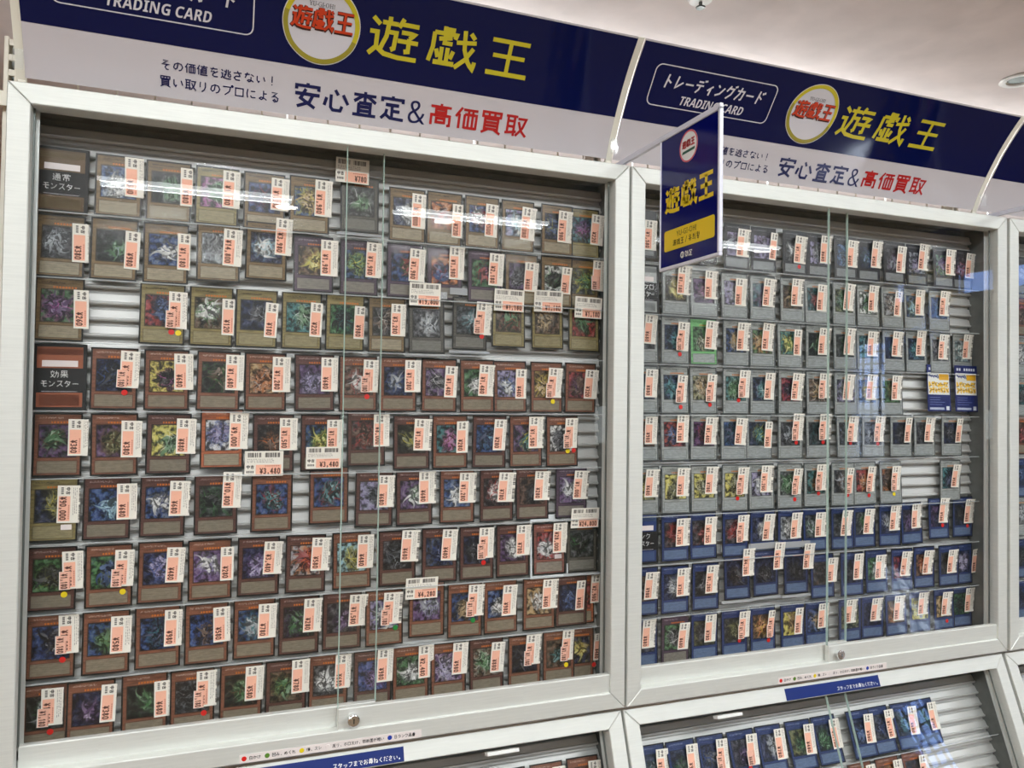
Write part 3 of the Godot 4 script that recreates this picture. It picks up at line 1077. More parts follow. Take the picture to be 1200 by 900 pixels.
func head_strip(u0: float, u1: float, v0: float, v1: float, lift: float, thick := 0.0) -> ArrayMesh:
	var st := start()
	var n := 20
	st.set_smooth_group(0)
	for i in n:
		var a := lerpf(v0, v1, float(i) / n)
		var b := lerpf(v0, v1, float(i + 1) / n)
		var na := head_facing(Vector2(0, a))
		var nb := head_facing(Vector2(0, b))
		var p := [head_where(Vector2(u0, a), lift), head_where(Vector2(u1, a), lift), head_where(Vector2(u1, b), lift), head_where(Vector2(u0, b), lift)]
		for ids in [[0, 1, 2], [0, 2, 3]]:
			var e: Vector3 = (p[ids[0]] - p[ids[2]]).cross(p[ids[0]] - p[ids[1]])
			var seq: Array = ids if e.dot(na) > 0.0 else [ids[0], ids[2], ids[1]]
			for m in seq:
				st.set_normal(na if m < 2 else nb)
				st.add_vertex(p[m])
		if thick > 0.0:
			var r := [head_where(Vector2(u0, a), lift - thick), head_where(Vector2(u1, a), lift - thick), head_where(Vector2(u1, b), lift - thick), head_where(Vector2(u0, b), lift - thick)]
			quad(st, r[0], r[1], r[2], r[3], -na)
			quad(st, p[0], p[3], r[3], r[0], Vector3(-1, 0, 0))
			quad(st, p[1], p[2], r[2], r[1], Vector3(1, 0, 0))
			if i == 0:
				quad(st, p[0], p[1], r[1], r[0], Vector3(0, -1, 0))
			if i == n - 1:
				quad(st, p[3], p[2], r[2], r[3], Vector3(0, 1, 0))
	return st.commit()

func head_ink(tris: PackedVector2Array, lift: float) -> ArrayMesh:
	return ink(tris, head_where, head_facing, lift)

func make_headers() -> void:
	header(0.0, "blue and white curved header sign with yellow lettering, above the left case", true)
	header(RIGHT_X, "blue and white curved header sign with yellow lettering, above the right case", true)
	header(THIRD_X, "blue and white header sign cut off at the right edge", false)

func header(x: float, label: String, lettered: bool) -> void:
	var t := thing("header_sign", label, "sign", at(x, 0, 0), "curved header signs")
	part("panel", head_strip(0.004, 0.894, 0.0160, 0.2195, 0.0, 0.003), "print_white", t)
	part("blue_band", head_strip(0.004, 0.894, 0.0870, 0.2172, 0.0003), "print_navy", t)
	if not lettered:
		return
	var c := Vector2(0.390, 0.149)
	var top := PackedVector2Array()
	var low := PackedVector2Array()
	var out := ring_poly(c, 0.0548, 72)
	var inn := ring_poly(c, 0.0480, 72)
	for i in 72:
		var j := (i + 1) % 72
		var cells := [out[i], inn[i], inn[j], out[i], inn[j], out[j]]
		if i >= 33 and i < 68:
			low.append_array(cells)
		else:
			top.append_array(cells)
	var disc := part("logo_disc", head_ink(disc_tris(c, 0.0560), 0.0008), "ink_pale", t)
	part("ring", head_ink(top, 0.0012), "print_yellow", disc)
	part("ring", head_ink(low, 0.0012), "print_olive", disc)
	part("logo_lettering", head_ink(script_text("遊戯王", 0.3450, 0.1370, 0.030, 0.036, 0.0305, 0.080, 0.05), 0.0013), "ink_maroon", disc)
	part("logo_lettering", head_ink(script_text("遊戯王", 0.3455, 0.1385, 0.030, 0.035, 0.0305, 0.052, 0.05), 0.0016), "ink_orange", disc)
	part("logo_lettering", head_ink(latin("YU-GI-OH!", 0.3700, 0.1735, 0.4060, 0.1795, false, 0.0, true), 0.0013), "ink_black", disc)
	part("title_lettering", head_ink(script_text("遊戯王", 0.4570, 0.1165, 0.079, 0.0655, 0.0930, 0.050, 0.0), 0.0009), "print_yellow", t)
	part("slogan_lettering", head_ink(script_text("その価値を逃さない!", 0.1720, 0.0525, 0.0150, 0.0155, 0.0161, 0.050), 0.0006), "ink_navy", t)
	part("slogan_lettering", head_ink(script_text("買い取りのプロによる", 0.1710, 0.0305, 0.0156, 0.0158, 0.0167, 0.050), 0.0006), "ink_navy", t)
	part("slogan_lettering", head_ink(script_text("安心査定", 0.3560, 0.0285, 0.0410, 0.0385, 0.0435, 0.062), 0.0006), "ink_navy", t)
	part("slogan_lettering", head_ink(latin("&", 0.5330, 0.0300, 0.5610, 0.0640, false), 0.0006), "ink_navy", t)
	part("slogan_lettering", head_ink(script_text("高価買取", 0.5660, 0.0300, 0.0405, 0.0370, 0.0435, 0.056), 0.0006), "ink_red", t)
	part("box_outline", head_ink(band(rounded(0.040, 0.1165, 0.2960, 0.1870, 0.012), rounded(0.0418, 0.1183, 0.2942, 0.1852, 0.0105)), 0.0006), "ink_pale", t)
	part("box_lettering", head_ink(script_text("トレーディングカード", 0.0600, 0.1465, 0.0200, 0.0270, 0.0213, 0.058, 0.15), 0.0006), "ink_pale", t)
	part("box_lettering", head_ink(latin("TRADING CARD", 0.1040, 0.1245, 0.2380, 0.1385, true, 0.2), 0.0006), "ink_pale", t)

# ======================================================================== projecting signs
func side_where(q: Vector2, lift: float) -> Vector3:
	return Vector3(-lift, q.y, q.x)

func side_facing(_q: Vector2) -> Vector3:
	return Vector3(-1, 0, 0)

func far_where(q: Vector2, lift: float) -> Vector3:
	return Vector3(lift, q.y, -q.x)

func far_facing(_q: Vector2) -> Vector3:
	return Vector3(1, 0, 0)

func make_signs() -> void:
	projecting_sign(0.9022, "blue projecting sign with yellow lettering and white frame between the two cases")
	projecting_sign(1.8088, "blue projecting sign at the far end of the right case")

func projecting_sign(x: float, label: String) -> void:
	var t := thing("projecting_sign", label, "sign", at(x, 0.7115, 0.0), "projecting aisle signs")
	var w0 := 0.096
	var w1 := 0.2505
	var h := 0.2130
	part("board", box(Vector3(-0.0012, 0.002, w0 + 0.002), Vector3(0.0012, h - 0.002, w1 - 0.002)), "sign_blue", t)
	var b := 0.0052
	part("border", box(Vector3(-0.003, 0, w0), Vector3(0.003, b, w1), 0.0008), "sign_frame", t)
	part("border", box(Vector3(-0.003, b, w1 - b), Vector3(0.003, h - b, w1), 0.0008), "sign_frame", t)
	part("border", box(Vector3(-0.003, b, w0), Vector3(0.003, h - b, w0 + 0.0022), 0.0008), "sign_frame", t)
	part("hanging_arm", box(Vector3(-0.003, h - 0.0090, -0.0720), Vector3(0.003, h, w1), 0.0008), "sign_frame", t)
	for s in 2:
		var wh: Callable = side_where if s == 0 else far_where
		var fa: Callable = side_facing if s == 0 else far_facing
		var u0: float = w0 if s == 0 else -w1
		var c := Vector2(u0 + 0.0765, 0.176)
		var disc := part("logo_disc", ink(fan(ring_poly(c, 0.0235)), wh, fa, 0.0016), "ink_white", t)
		part("ring", ink(band(ring_poly(c, 0.0235), ring_poly(c, 0.0210)), wh, fa, 0.0019), "pink_ring", disc)
		part("logo_lettering", ink(script_text("遊戯王", c.x - 0.0165, c.y - 0.0015, 0.0105, 0.0120, 0.0112, 0.09), wh, fa, 0.0019), "ink_red", disc)
		part("logo_stripe", ink(fan(PackedVector2Array([Vector2(c.x - 0.0170, c.y - 0.0095), Vector2(c.x + 0.0150, c.y - 0.0085), Vector2(c.x + 0.0170, c.y - 0.0045), Vector2(c.x - 0.0150, c.y - 0.0055)])), wh, fa, 0.0019), "ink_green", disc)
		part("title_lettering", ink(script_text("遊戯王", u0 + 0.0140, 0.0850, 0.0400, 0.0420, 0.0435, 0.075), wh, fa, 0.0016), "sign_yellow", t)
		var plaque := part("plaque", ink(fan(rounded(u0 + 0.0125, 0.0285, u0 + 0.1420, 0.0605, 0.004)), wh, fa, 0.0016), "sign_yellow", t)
		part("plaque_lettering", ink(latin("YU-GI-OH!", u0 + 0.0470, 0.0475, u0 + 0.0985, 0.0555, false), wh, fa, 0.0019), "ink_black", plaque)
		part("plaque_lettering", ink(script_text("游戏王/유희왕", u0 + 0.0370, 0.0335, 0.0090, 0.0105, 0.0102, 0.05), wh, fa, 0.0019), "ink_black", plaque)
		part("emblem", ink(band(ring_poly(Vector2(u0 + 0.062, 0.0170), 0.0050, 24), ring_poly(Vector2(u0 + 0.062, 0.0170), 0.0032, 24)), wh, fa, 0.0016), "ink_white", t)
		part("emblem", ink(script_text("王", u0 + 0.0590, 0.0140, 0.0060, 0.0060, 0.007, 0.08), wh, fa, 0.0016), "ink_white", t)
		part("emblem", ink(script_text("効定", u0 + 0.0690, 0.0120, 0.0090, 0.0100, 0.0098, 0.06), wh, fa, 0.0016), "ink_white", t)

# ======================================================================== the shop fixture that carries it all
func make_fixture() -> void:
	var k := 0
	for x in [-0.0230, 0.8990, 1.8055]:
		var which: String = ["left of the left case", "between the two wall cases", "right of the right case"][k]
		k += 1
		var t := thing("fixture_upright", "cream slotted steel upright standing %s" % which, "upright", at(x, 0, 0), "slotted uprights")
		var top := 1.012
		# two stiles and the bridges between the slots
		for s in [-0.0095, 0.0035]:
			part("upright_side", box(Vector3(s, FLOOR_Y, -0.152), Vector3(s + 0.006, top, -0.123), 0.0008), "cream_steel", t)
		for i in 6:
			var y := top - 0.012 - i * 0.0215
			part("slot_bridge", box(Vector3(-0.0036, y - (0.0 if i else 0.0), -0.129), Vector3(0.0036, y + 0.0085, -0.124)), "cream_steel", t)
		part("upright_web", box(Vector3(-0.0036, FLOOR_Y, -0.151), Vector3(0.0036, top - 0.13, -0.124)), "cream_steel", t)
		part("upright_web", box(Vector3(-0.0036, top - 0.13, -0.151), Vector3(0.0036, top - 0.001, -0.145)), "channel", t)
		# the bracket that carries the ends of two header panels
		var c := thing("header_bracket", "cream steel bracket holding the header panels %s" % ["at the far left end", "above the projecting sign", "at the right end"][k - 1], "bracket", at(x + float([0.0217, 0.0024, 0.0042][k - 1]), 0, 0), "header brackets")
		part("sign_bracket", head_strip(-0.0062, 0.0062, 0.010, 0.2190, -0.0035, 0.003), "cream_steel", c)
		part("bracket_foot", box(Vector3(-0.005, 0.9085, -0.122), Vector3(0.005, 0.9380, -0.0800), 0.001), "cream_steel", c)
		part("bracket_wing", box(Vector3(-0.060, 0.9090, -0.114), Vector3(-0.006, 0.9300, -0.1110), 0.0005), "cream_steel", c)
		part("bracket_wing", box(Vector3(0.006, 0.9090, -0.114), Vector3(0.036, 0.9300, -0.1110), 0.0005), "cream_steel", c)
		part("panel_clip", box(Vector3(-0.0062, 0.9440, -0.0620), Vector3(0.0062, 0.9700, -0.0540), 0.001), "acrylic", c)
	# wire grids behind the cases, whose tips show above the frames
	var tip := lathe([Vector2(0.0014, -0.90), Vector2(0.0014, 0.960), Vector2(0.0009, 0.9615), Vector2(0.0, 0.962)], 10)
	var n := 0
	for x in [0.0, RIGHT_X]:
		var t := thing("wire_grid", "white wire grid whose tips show above the %s case" % ["left", "right"][n], "wire grid", at(x, 0, -0.134), "wire grids behind the cases")
		n += 1
		for i in 17:
			part("wire", tip, "cream_steel", t, at(0.0584 + i * 0.0512, 0, 0))
		for y in [0.885, 0.5, 0.1, -0.4, -0.8]:
			part("cross_wire", box(Vector3(0.01, y - 0.0014, -0.0042), Vector3(0.89, y + 0.0014, -0.0014)), "cream_steel", t)
		if n == 2:
			part("top_beam", box(Vector3(0.01, 0.890, -0.030), Vector3(0.89, 0.945, -0.006), 0.001), "white_plastic", t)
	var b := thing("base_plinth", "pale plinth under the sloping lower cases", "plinth", at(0, 0, 0))
	part("front_panel", box(Vector3(0.0, FLOOR_Y, -0.10), Vector3(2.72, -0.66, 0.16), 0.002), "white_plastic", b)

# ======================================================================== cards
const SHADES := {
	"k": Color(0.05, 0.05, 0.06), "n": Color(0.07, 0.10, 0.27), "b": Color(0.12, 0.25, 0.52), "t": Color(0.16, 0.45, 0.46), "g": Color(0.20, 0.44, 0.20), "o": Color(0.42, 0.42, 0.20),
	"y": Color(0.84, 0.78, 0.26), "r": Color(0.66, 0.15, 0.14), "p": Color(0.34, 0.20, 0.42), "v": Color(0.58, 0.53, 0.72), "m": Color(0.70, 0.34, 0.60), "w": Color(0.88, 0.88, 0.86),
	"s": Color(0.58, 0.61, 0.64), "d": Color(0.22, 0.22, 0.24), "c": Color(0.52, 0.74, 0.82), "a": Color(0.74, 0.58, 0.34), "e": Color(0.36, 0.24, 0.16), "h": Color(0.80, 0.42, 0.16),
}
const SHADE_NAMES := {
	"k": "black", "n": "navy", "b": "blue", "t": "teal", "g": "green", "o": "olive", "y": "yellow", "r": "red", "p": "purple", "v": "lavender", "m": "magenta", "w": "white",
	"s": "silver", "d": "charcoal", "c": "pale blue", "a": "amber", "e": "brown", "h": "orange",
}
# frame colour, text box colour, words
const FRAMES := {
	"T": [Color8(124, 100, 66), Color8(156, 145, 122), "tan-framed"], "Y": [Color8(138, 124, 78), Color8(146, 136, 102), "olive-framed"],
	"B": [Color8(126, 80, 60), Color8(132, 122, 104), "brown-framed"], "R": [Color8(94, 60, 52), Color8(126, 118, 102), "umber-framed"],
	"O": [Color8(172, 96, 62), Color8(150, 140, 120), "orange-framed"], "P": [Color8(80, 62, 78), Color8(130, 124, 114), "purple-framed"],
	"W": [Color8(160, 164, 160), Color8(156, 161, 160), "grey-framed"], "V": [Color8(118, 186, 116), Color8(160, 166, 164), "green foil-framed"],
	"K": [Color8(46, 46, 50), Color8(134, 138, 138), "black-framed"], "U": [Color8(42, 58, 106), Color8(96, 114, 144), "blue-framed"],
	"G": [Color8(84, 80, 72), Color8(116, 114, 106), "cased"], "X": [Color8(40, 52, 92), Color8(92, 110, 140), "cased blue-framed"], "F": [Color8(130, 80, 70), Color8(136, 128, 116), "white-cased"],
}
const ORDINALS := ["first", "second", "third", "fourth", "fifth", "sixth", "seventh", "eighth", "ninth", "tenth", "eleventh", "twelfth", "thirteenth", "fourteenth"]
const CELL := Vector2i(96, 140)
const COLS := 21

var art_noise := FastNoiseLite.new()
var ridge_noise := FastNoiseLite.new()
var atlas: Image
var tag_atlas: Image

func muted(c: Color) -> Color:
	var g := c.get_luminance()
	return Color(lerpf(g, c.r, 0.78), lerpf(g, c.g, 0.78), lerpf(g, c.b, 0.78)).darkened(0.10)

func card_picture(kind: String, shades: String, seed_value: int) -> Image:
	var r := RandomNumberGenerator.new()
	r.seed = seed_value * 977 + 5
	var w := CELL.x
	var h := CELL.y
	var bytes := PackedByteArray()
	bytes.resize(w * h * 3)
	var frame: Color = FRAMES[kind][0]
	var text_box: Color = FRAMES[kind][1]
	var ca := muted(SHADES[shades[0]])
	var cb := muted(SHADES[shades[1]])
	var cc: Color = SHADES[shades[2]]
	var ox := r.randf() * 4000.0
	var oy := r.randf() * 4000.0
	var cx := r.randf_range(0.38, 0.62)
	var cy := r.randf_range(0.42, 0.62)
	var rx := r.randf_range(0.26, 0.46)
	var ry := r.randf_range(0.30, 0.52)
	var lean := r.randf_range(-0.8, 0.8)
	var style := r.randi() % 4
	var ax0 := 11
	var ax1 := 85
	var ay0 := 25
	var ay1 := 99
	var by0 := 105
	var by1 := 133
	var edge := Color(0.07, 0.065, 0.065) if kind != "W" and kind != "V" else Color(0.30, 0.31, 0.31)
	for y in h:
		for x in w:
			var c: Color
			if x < 4 or x >= w - 4 or y < 4 or y >= h - 4:
				c = edge
			elif x >= ax0 and x < ax1 and y >= ay0 and y < ay1:
				if x < ax0 + 2 or x >= ax1 - 2 or y < ay0 + 2 or y >= ay1 - 2:
					c = frame.darkened(0.55)
				else:
					var u := float(x - ax0) / (ax1 - ax0)
					var v := float(y - ay0) / (ay1 - ay0)
					var n1 := art_noise.get_noise_2d(ox + u * 110.0, oy + v * 110.0)
					var wu := u + n1 * 0.16
					var wv := v + art_noise.get_noise_2d(ox + 300.0 + u * 110.0, oy + v * 110.0) * 0.16
					var n2 := ridge_noise.get_noise_2d(ox + wu * 150.0, oy + (wv + lean * wu) * (150.0 if style != 2 else 60.0))
					c = ca.lerp(ca.lightened(0.30), clampf(n1 * 1.4, 0.0, 1.0)).darkened(clampf(0.12 - n1 * 1.8, 0.0, 0.8))
					c = c.lerp(cb.darkened(0.3), clampf(n2 * 1.3 - 0.1, 0.0, 0.55))
					if style == 1:
						var ang := atan2(wv - cy, wu - cx)
						c = c.lerp(cc, clampf(sin(ang * 9.0 + n1 * 3.0) * 0.6 - 0.2, 0.0, 0.5))
					var d := Vector2((wu - cx + lean * (wv - cy) * 0.4) / rx, (wv - cy) / ry).length() + n2 * 0.22
					var m := clampf((0.92 - d) * 4.0, 0.0, 1.0)
					var body := cb.darkened(clampf(0.22 - n2 * 1.1, 0.0, 0.85)).lightened(clampf(n2 * 1.1 - 0.10, 0.0, 0.6))
					c = c.lerp(body, m)
					var rid := 1.0 - absf(n2)
					if rid > 0.90:
						c = c.lerp(cc, (rid - 0.90) * 7.0 * (0.35 + 0.65 * m))
					var rim := clampf(1.0 - absf(d - 0.86) * 9.0, 0.0, 1.0)
					c = c.lerp(cc, rim * 0.35)
			elif x >= 9 and x < w - 9 and y >= by0 and y < by1:
				if x < 10 or x >= w - 10 or y < by0 + 1 or y >= by1 - 1:
					c = frame.darkened(0.4)
				else:
					var g := art_noise.get_noise_2d(ox + x * 1.3, oy + y * 4.0)
					c = text_box.darkened(clampf(0.05 - g * 0.12, 0.0, 0.2))
					if (y - by0) % 5 == 3 and y < by1 - 7 and ridge_noise.get_noise_2d(ox + x * 6.0, y * 11.0) > -0.1:
						c = c.darkened(0.14)
			else:
				var g := art_noise.get_noise_2d(ox + x * 0.7, oy + y * 5.0)
				c = frame.darkened(clampf(0.06 - g * 0.3, 0.0, 0.35))
				if y >= 6 and y < 16 and x >= 7 and x < w - 7:
					c = c.darkened(0.12) if y == 6 or y == 15 or x == 7 or x == w - 8 else c
					if x > 11 and x < 58 and y > 8 and y < 13 and ridge_noise.get_noise_2d(ox + x * 7.0, y * 9.0) > 0.05:
						c = c.darkened(0.5) if kind in ["T", "Y", "W", "V"] else c.lightened(0.45)
				if y >= 19 and y < 23 and x > 34 and x < 82 and int(x - 34) % 6 < 4 and kind != "K" and kind != "U":
					c = Color(0.78, 0.42, 0.14)
			var i := (y * w + x) * 3
			bytes[i] = int(clampf(c.r, 0.0, 1.0) * 255.0)
			bytes[i + 1] = int(clampf(c.g, 0.0, 1.0) * 255.0)
			bytes[i + 2] = int(clampf(c.b, 0.0, 1.0) * 255.0)
	var im := Image.create_from_data(w, h, false, Image.FORMAT_RGB8, bytes)
	# brush strokes: curved lines about the middle of the picture, light over dark
	var size := Vector2(ax1 - ax0 - 6, ay1 - ay0 - 6)
	var base := Vector2(ax0 + 3, ay0 + 3)
	for k in 15:
		var broad := k < 9
		var tone := (cb.lightened(r.randf() * 0.35) if k % 3 != 1 else cb.darkened(0.55)) if broad else cc
		var p := Vector2(cx, cy) + Vector2.from_angle(r.randf() * TAU) * r.randf() * 0.30
		var heading := r.randf() * TAU
		var bend := r.randf_range(-0.35, 0.35)
		var wide := r.randf_range(1.6, 4.2) if broad else r.randf_range(0.2, 0.8)
		var before := base + p.clampf(0.0, 1.0) * size
		for q in 6:
			p += Vector2.from_angle(heading) * 0.065
			heading += bend
			var here := base + p.clampf(0.0, 1.0) * size
			plot(im, PackedVector2Array([before, here]), wide * (1.0 - q / 7.0), tone.darkened(q * 0.06) if broad else tone)
			before = here
	return im

func info_picture() -> Image:
	var im := Image.create(CELL.x, CELL.y, false, Image.FORMAT_RGB8)
	im.fill(Color(0.07, 0.12, 0.38))
	for i in 8:
		if i != 2:
			im.fill_rect(Rect2i(9 + i * 10, 9, 7, 8), Color(0.86, 0.88, 0.92))
	im.fill_rect(Rect2i(4, 24, 88, 66), Color(0.88, 0.88, 0.86))
	im.fill_rect(Rect2i(50, 28, 40, 18), Color(0.90, 0.68, 0.14))
	var r := RandomNumberGenerator.new()
	r.seed = 9
	for k in 8:
		var x := 8.0 + k * 5.0
		plot(im, PackedVector2Array([Vector2(x, 40.0 - r.randf() * 10.0), Vector2(x + 6.0, 33.0 + r.randf() * 8.0)]), 1.2, Color(0.12, 0.20, 0.50))
	for row in 2:
		for k in 7:
			var x := 9.0 + k * 11.5
			var y := 52.0 + row * 18.0
			for q in 4:
				plot(im, PackedVector2Array([Vector2(x + r.randf() * 9.0, y + r.randf() * 14.0), Vector2(x + r.randf() * 9.0, y + r.randf() * 14.0)]), 2.4, Color(0.93, 0.74, 0.20))
			plot(im, PackedVector2Array([Vector2(x, y + r.randf() * 14.0), Vector2(x + 9.0, y + r.randf() * 14.0)]), 0.8, Color(0.35, 0.22, 0.08))
	for k in 4:
		im.fill_rect(Rect2i(9, 98 + k * 7, 34 + int(r.randf() * 40.0), 1), Color(0.62, 0.68, 0.82))
	im.fill_rect(Rect2i(8, 128, 60, 7), Color(0.70, 0.73, 0.80))
	im.fill_rect(Rect2i(76, 124, 13, 12), Color(0.85, 0.87, 0.90))
	return im

# draws a pen line into a picture
func plot(im: Image, line: PackedVector2Array, r: float, c: Color) -> void:
	for i in line.size() - 1:
		var a := line[i]
		var b := line[i + 1]
		var lo := a.min(b) - Vector2(r + 1, r + 1)
		var hi := a.max(b) + Vector2(r + 1, r + 1)
		for y in range(maxi(0, int(lo.y)), mini(im.get_height(), int(hi.y) + 1)):
			for x in range(maxi(0, int(lo.x)), mini(im.get_width(), int(hi.x) + 1)):
				var p := Vector2(x + 0.5, y + 0.5)
				var q := Geometry2D.get_closest_point_to_segment(p, a, b)
				var f := clampf(r + 0.5 - p.distance_to(q), 0.0, 1.0)
				if f > 0.0:
					im.set_pixel(x, y, im.get_pixel(x, y).lerp(c, f))

func plot_text(im: Image, words: String, x: float, y: float, w: float, h: float, step: float, r: float, c: Color) -> void:
	for i in words.length():
		if glyphs.has(words[i]):
			for line in glyphs[words[i]]:
				var pts := PackedVector2Array()
				for q in line:
					pts.append(Vector2(x + i * step + q.x / 100.0 * w, y + q.y / 100.0 * h))
				plot(im, pts, r, c)

# the printed price label: bar code above, a pink field with the price below
const LABEL := Vector2i(160, 104)

func label_picture(price: String, seed_value: int) -> Image:
	var r := RandomNumberGenerator.new()
	r.seed = seed_value + 400
	var im := Image.create(LABEL.x, LABEL.y, false, Image.FORMAT_RGB8)
	var ink_dark := Color(0.22, 0.19, 0.18)
	im.fill(Color(0.93, 0.91, 0.87))
	var x := 12
	while x < 146:
		var bar := 1 + r.randi() % 4
		if x < 68 or x > 82:
			im.fill_rect(Rect2i(x, 7, bar, 19), ink_dark)
		x += bar + 1 + r.randi() % 3
	for k in 3:
		var dash := 10
		while dash < 120:
			var n := 3 + r.randi() % 8
			im.fill_rect(Rect2i(dash, 33 + k * 6, n, 2), Color(0.55, 0.52, 0.50))
			dash += n + 2 + r.randi() % 5
	im.fill_rect(Rect2i(46, 57, 106, 42), Color(0.97, 0.73, 0.63))
	for k in 7:
		im.fill_rect(Rect2i(84 + k * 9, 60, 6, 4), Color(0.78, 0.48, 0.42))
	plot_text(im, "中古", 7, 58, 15, 15, 17, 1.2, ink_dark)
	for k in 4:
		im.fill_rect(Rect2i(8 + k * 8, 82, 5, 9), ink_dark.lightened(0.15))
	var shown := price
	if price.length() > 3:
		shown = price.substr(0, price.length() - 3) + "," + price.substr(price.length() - 3)
	shown = "¥" + shown
	var step := 14.5
	var wide := shown.length() * step
	plot_text(im, shown, 150.0 - wide, 71, 12.5, 24, step, 1.9, Color(0.28, 0.14, 0.12))
	return im

func label_cell(price: String) -> int:
	if not price_list.has(price):
		price_list.append(price)
	return price_list.find(price)

# a slip of paper; corners of the picture run with the slip, turned a quarter for upright labels
func slip(w: float, h: float, uv0: Vector2, uv1: Vector2, upright: bool, lift: float, thick := 0.0004) -> ArrayMesh:
	var st := start()
	var n := 4
	var rows := []
	for i in n + 1:
		var s := float(i) / n
		var z := lift * pow(1.0 - s, 1.4)
		rows.append([Vector3(0, -s * h, z), Vector3(w, -s * h, z - lift * 0.25)])
	var uv := func(a: float, b: float) -> Vector2:
		if upright:
			return Vector2(lerpf(uv0.x, uv1.x, b), lerpf(uv1.y, uv0.y, a))
		return Vector2(lerpf(uv0.x, uv1.x, a), lerpf(uv0.y, uv1.y, b))
	var back := Vector3(0, 0, -thick)
	for i in n:
		var p: Vector3 = rows[i][0]
		var q: Vector3 = rows[i][1]
		var r: Vector3 = rows[i + 1][1]
		var t: Vector3 = rows[i + 1][0]
		var s0 := float(i) / n
		var s1 := float(i + 1) / n
		var nrm := (p - r).cross(p - q).normalized()
		if nrm.z < 0.0:
			nrm = -nrm
		for v in [[p, 0.0, s0], [q, 1.0, s0], [r, 1.0, s1], [p, 0.0, s0], [r, 1.0, s1], [t, 0.0, s1]]:
			st.set_normal(nrm)
			st.set_uv(uv.call(v[1], v[2]))
			st.add_vertex(v[0])
		for v in [[p, 0.0], [r, 1.0], [q, 1.0], [p, 0.0], [t, 0.0], [r, 1.0]]:
			st.set_normal(-nrm)
			st.set_uv(uv.call(0.02, 0.02))
			st.add_vertex(v[0] + back)
		for e in [[p, t, Vector3(-1, 0, 0)], [r, q, Vector3(1, 0, 0)]]:
			for v in [e[0], e[1], e[1] + back, e[0], e[1] + back, e[0] + back]:
				st.set_normal(e[2])
				st.set_uv(uv.call(0.02, 0.02))
				st.add_vertex(v)
	return st.commit()

func face_mesh(cell: int, w := 0.059, h := 0.086, d := 0.0004) -> ArrayMesh:
	var st := start()
	var col := cell % COLS
	@warning_ignore("integer_division")
	var row := cell / COLS
	var u0 := (col * CELL.x + 0.5) / 2048.0
	var v0 := (row * CELL.y + 0.5) / 2048.0
	var u1 := ((col + 1) * CELL.x - 0.5) / 2048.0
	var v1 := ((row + 1) * CELL.y - 0.5) / 2048.0
	var a := Vector3(-w / 2, 0, d)
	var b := Vector3(w / 2, 0, d)
	var c := Vector3(w / 2, h, d)
	var e := Vector3(-w / 2, h, d)
	for v in [[a, u0, v1], [e, u0, v0], [c, u1, v0], [a, u0, v1], [c, u1, v0], [b, u1, v1]]:
		st.set_normal(Vector3(0, 0, 1))
		st.set_uv(Vector2(v[1], v[2]))
		st.add_vertex(v[0])
	# edges and back take the border colour
	st.set_uv(Vector2(u0, v0))
	var z := Vector3(0, 0, -d)
	quad(st, a + z, b + z, c + z, e + z, Vector3(0, 0, -1))
	quad(st, a, b, b + z, a + z, Vector3(0, -1, 0))
	quad(st, e, c, c + z, e + z, Vector3(0, 1, 0))
	quad(st, a, e, e + z, a + z, Vector3(-1, 0, 0))
	quad(st, b, c, c + z, b + z, Vector3(1, 0, 0))
	return st.commit()

var sleeve_mesh: ArrayMesh
var holder_mesh: ArrayMesh
var dot_mesh: ArrayMesh

func make_cards() -> void:
	art_noise.seed = 11
	art_noise.frequency = 0.035
	art_noise.fractal_octaves = 4
	ridge_noise.seed = 23
	ridge_noise.frequency = 0.05
	ridge_noise.fractal_octaves = 3
	atlas = Image.create(2048, 2048, false, Image.FORMAT_RGB8)
	tag_atlas = Image.create(1280, 1040, false, Image.FORMAT_RGB8)
	mat("card_print", Color(1, 1, 1), 0.38)
	mat("label_print", Color(1, 1, 1), 0.7)
	mat("discount_print", Color(0.96, 0.98, 1.0), 0.7)
	sleeve_mesh = box(Vector3(-0.0318, -0.0015, -0.0008), Vector3(0.0318, 0.0900, 0.0010), 0.0003)
	holder_mesh = box(Vector3(-0.0345, -0.0060, -0.0012), Vector3(0.0345, 0.1000, 0.0016), 0.0005)
	dot_mesh = lathe([Vector2(0.0, 0.0003), Vector2(0.0038, 0.0003), Vector2(0.0040, 0.0)], 20)
	fill_case(LEFT_ROWS, Transform3D.IDENTITY, "left wall case")
	fill_case(RIGHT_ROWS, at(RIGHT_X, 0, 0), "right wall case")
	fill_case(lower_rows(false), lower_frame(0), "left sloping case")
	fill_case(lower_rows(true), lower_frame(RIGHT_X), "right sloping case")
	var third := []
	for k in 9:
		var y: int = RIGHT_ROWS[k][0]
		var fr: String = ["K", "B", "W", "W", "B", "U", "W", "U", "U"][k]
		third.append([y, ["122 %d %s %s V 40 8 24 50 680" % [y, fr, ["dsk", "rek", "swd", "tdk", "erk", "nbd", "dsw", "nkd", "bnk"][k]]]])
	fill_case(third, at(THIRD_X, 0, 0), "case cut off at right")
	mats["card_print"].albedo_texture = ImageTexture.create_from_image(atlas)
	for i in price_list.size():
		@warning_ignore("integer_division")
		tag_atlas.blit_rect(label_picture(price_list[i], i), Rect2i(Vector2i.ZERO, LABEL), Vector2i((i % 8) * LABEL.x, (i / 8) * LABEL.y))
	var printed := ImageTexture.create_from_image(tag_atlas)
	mats["label_print"].albedo_texture = printed
	mats["discount_print"].albedo_texture = printed

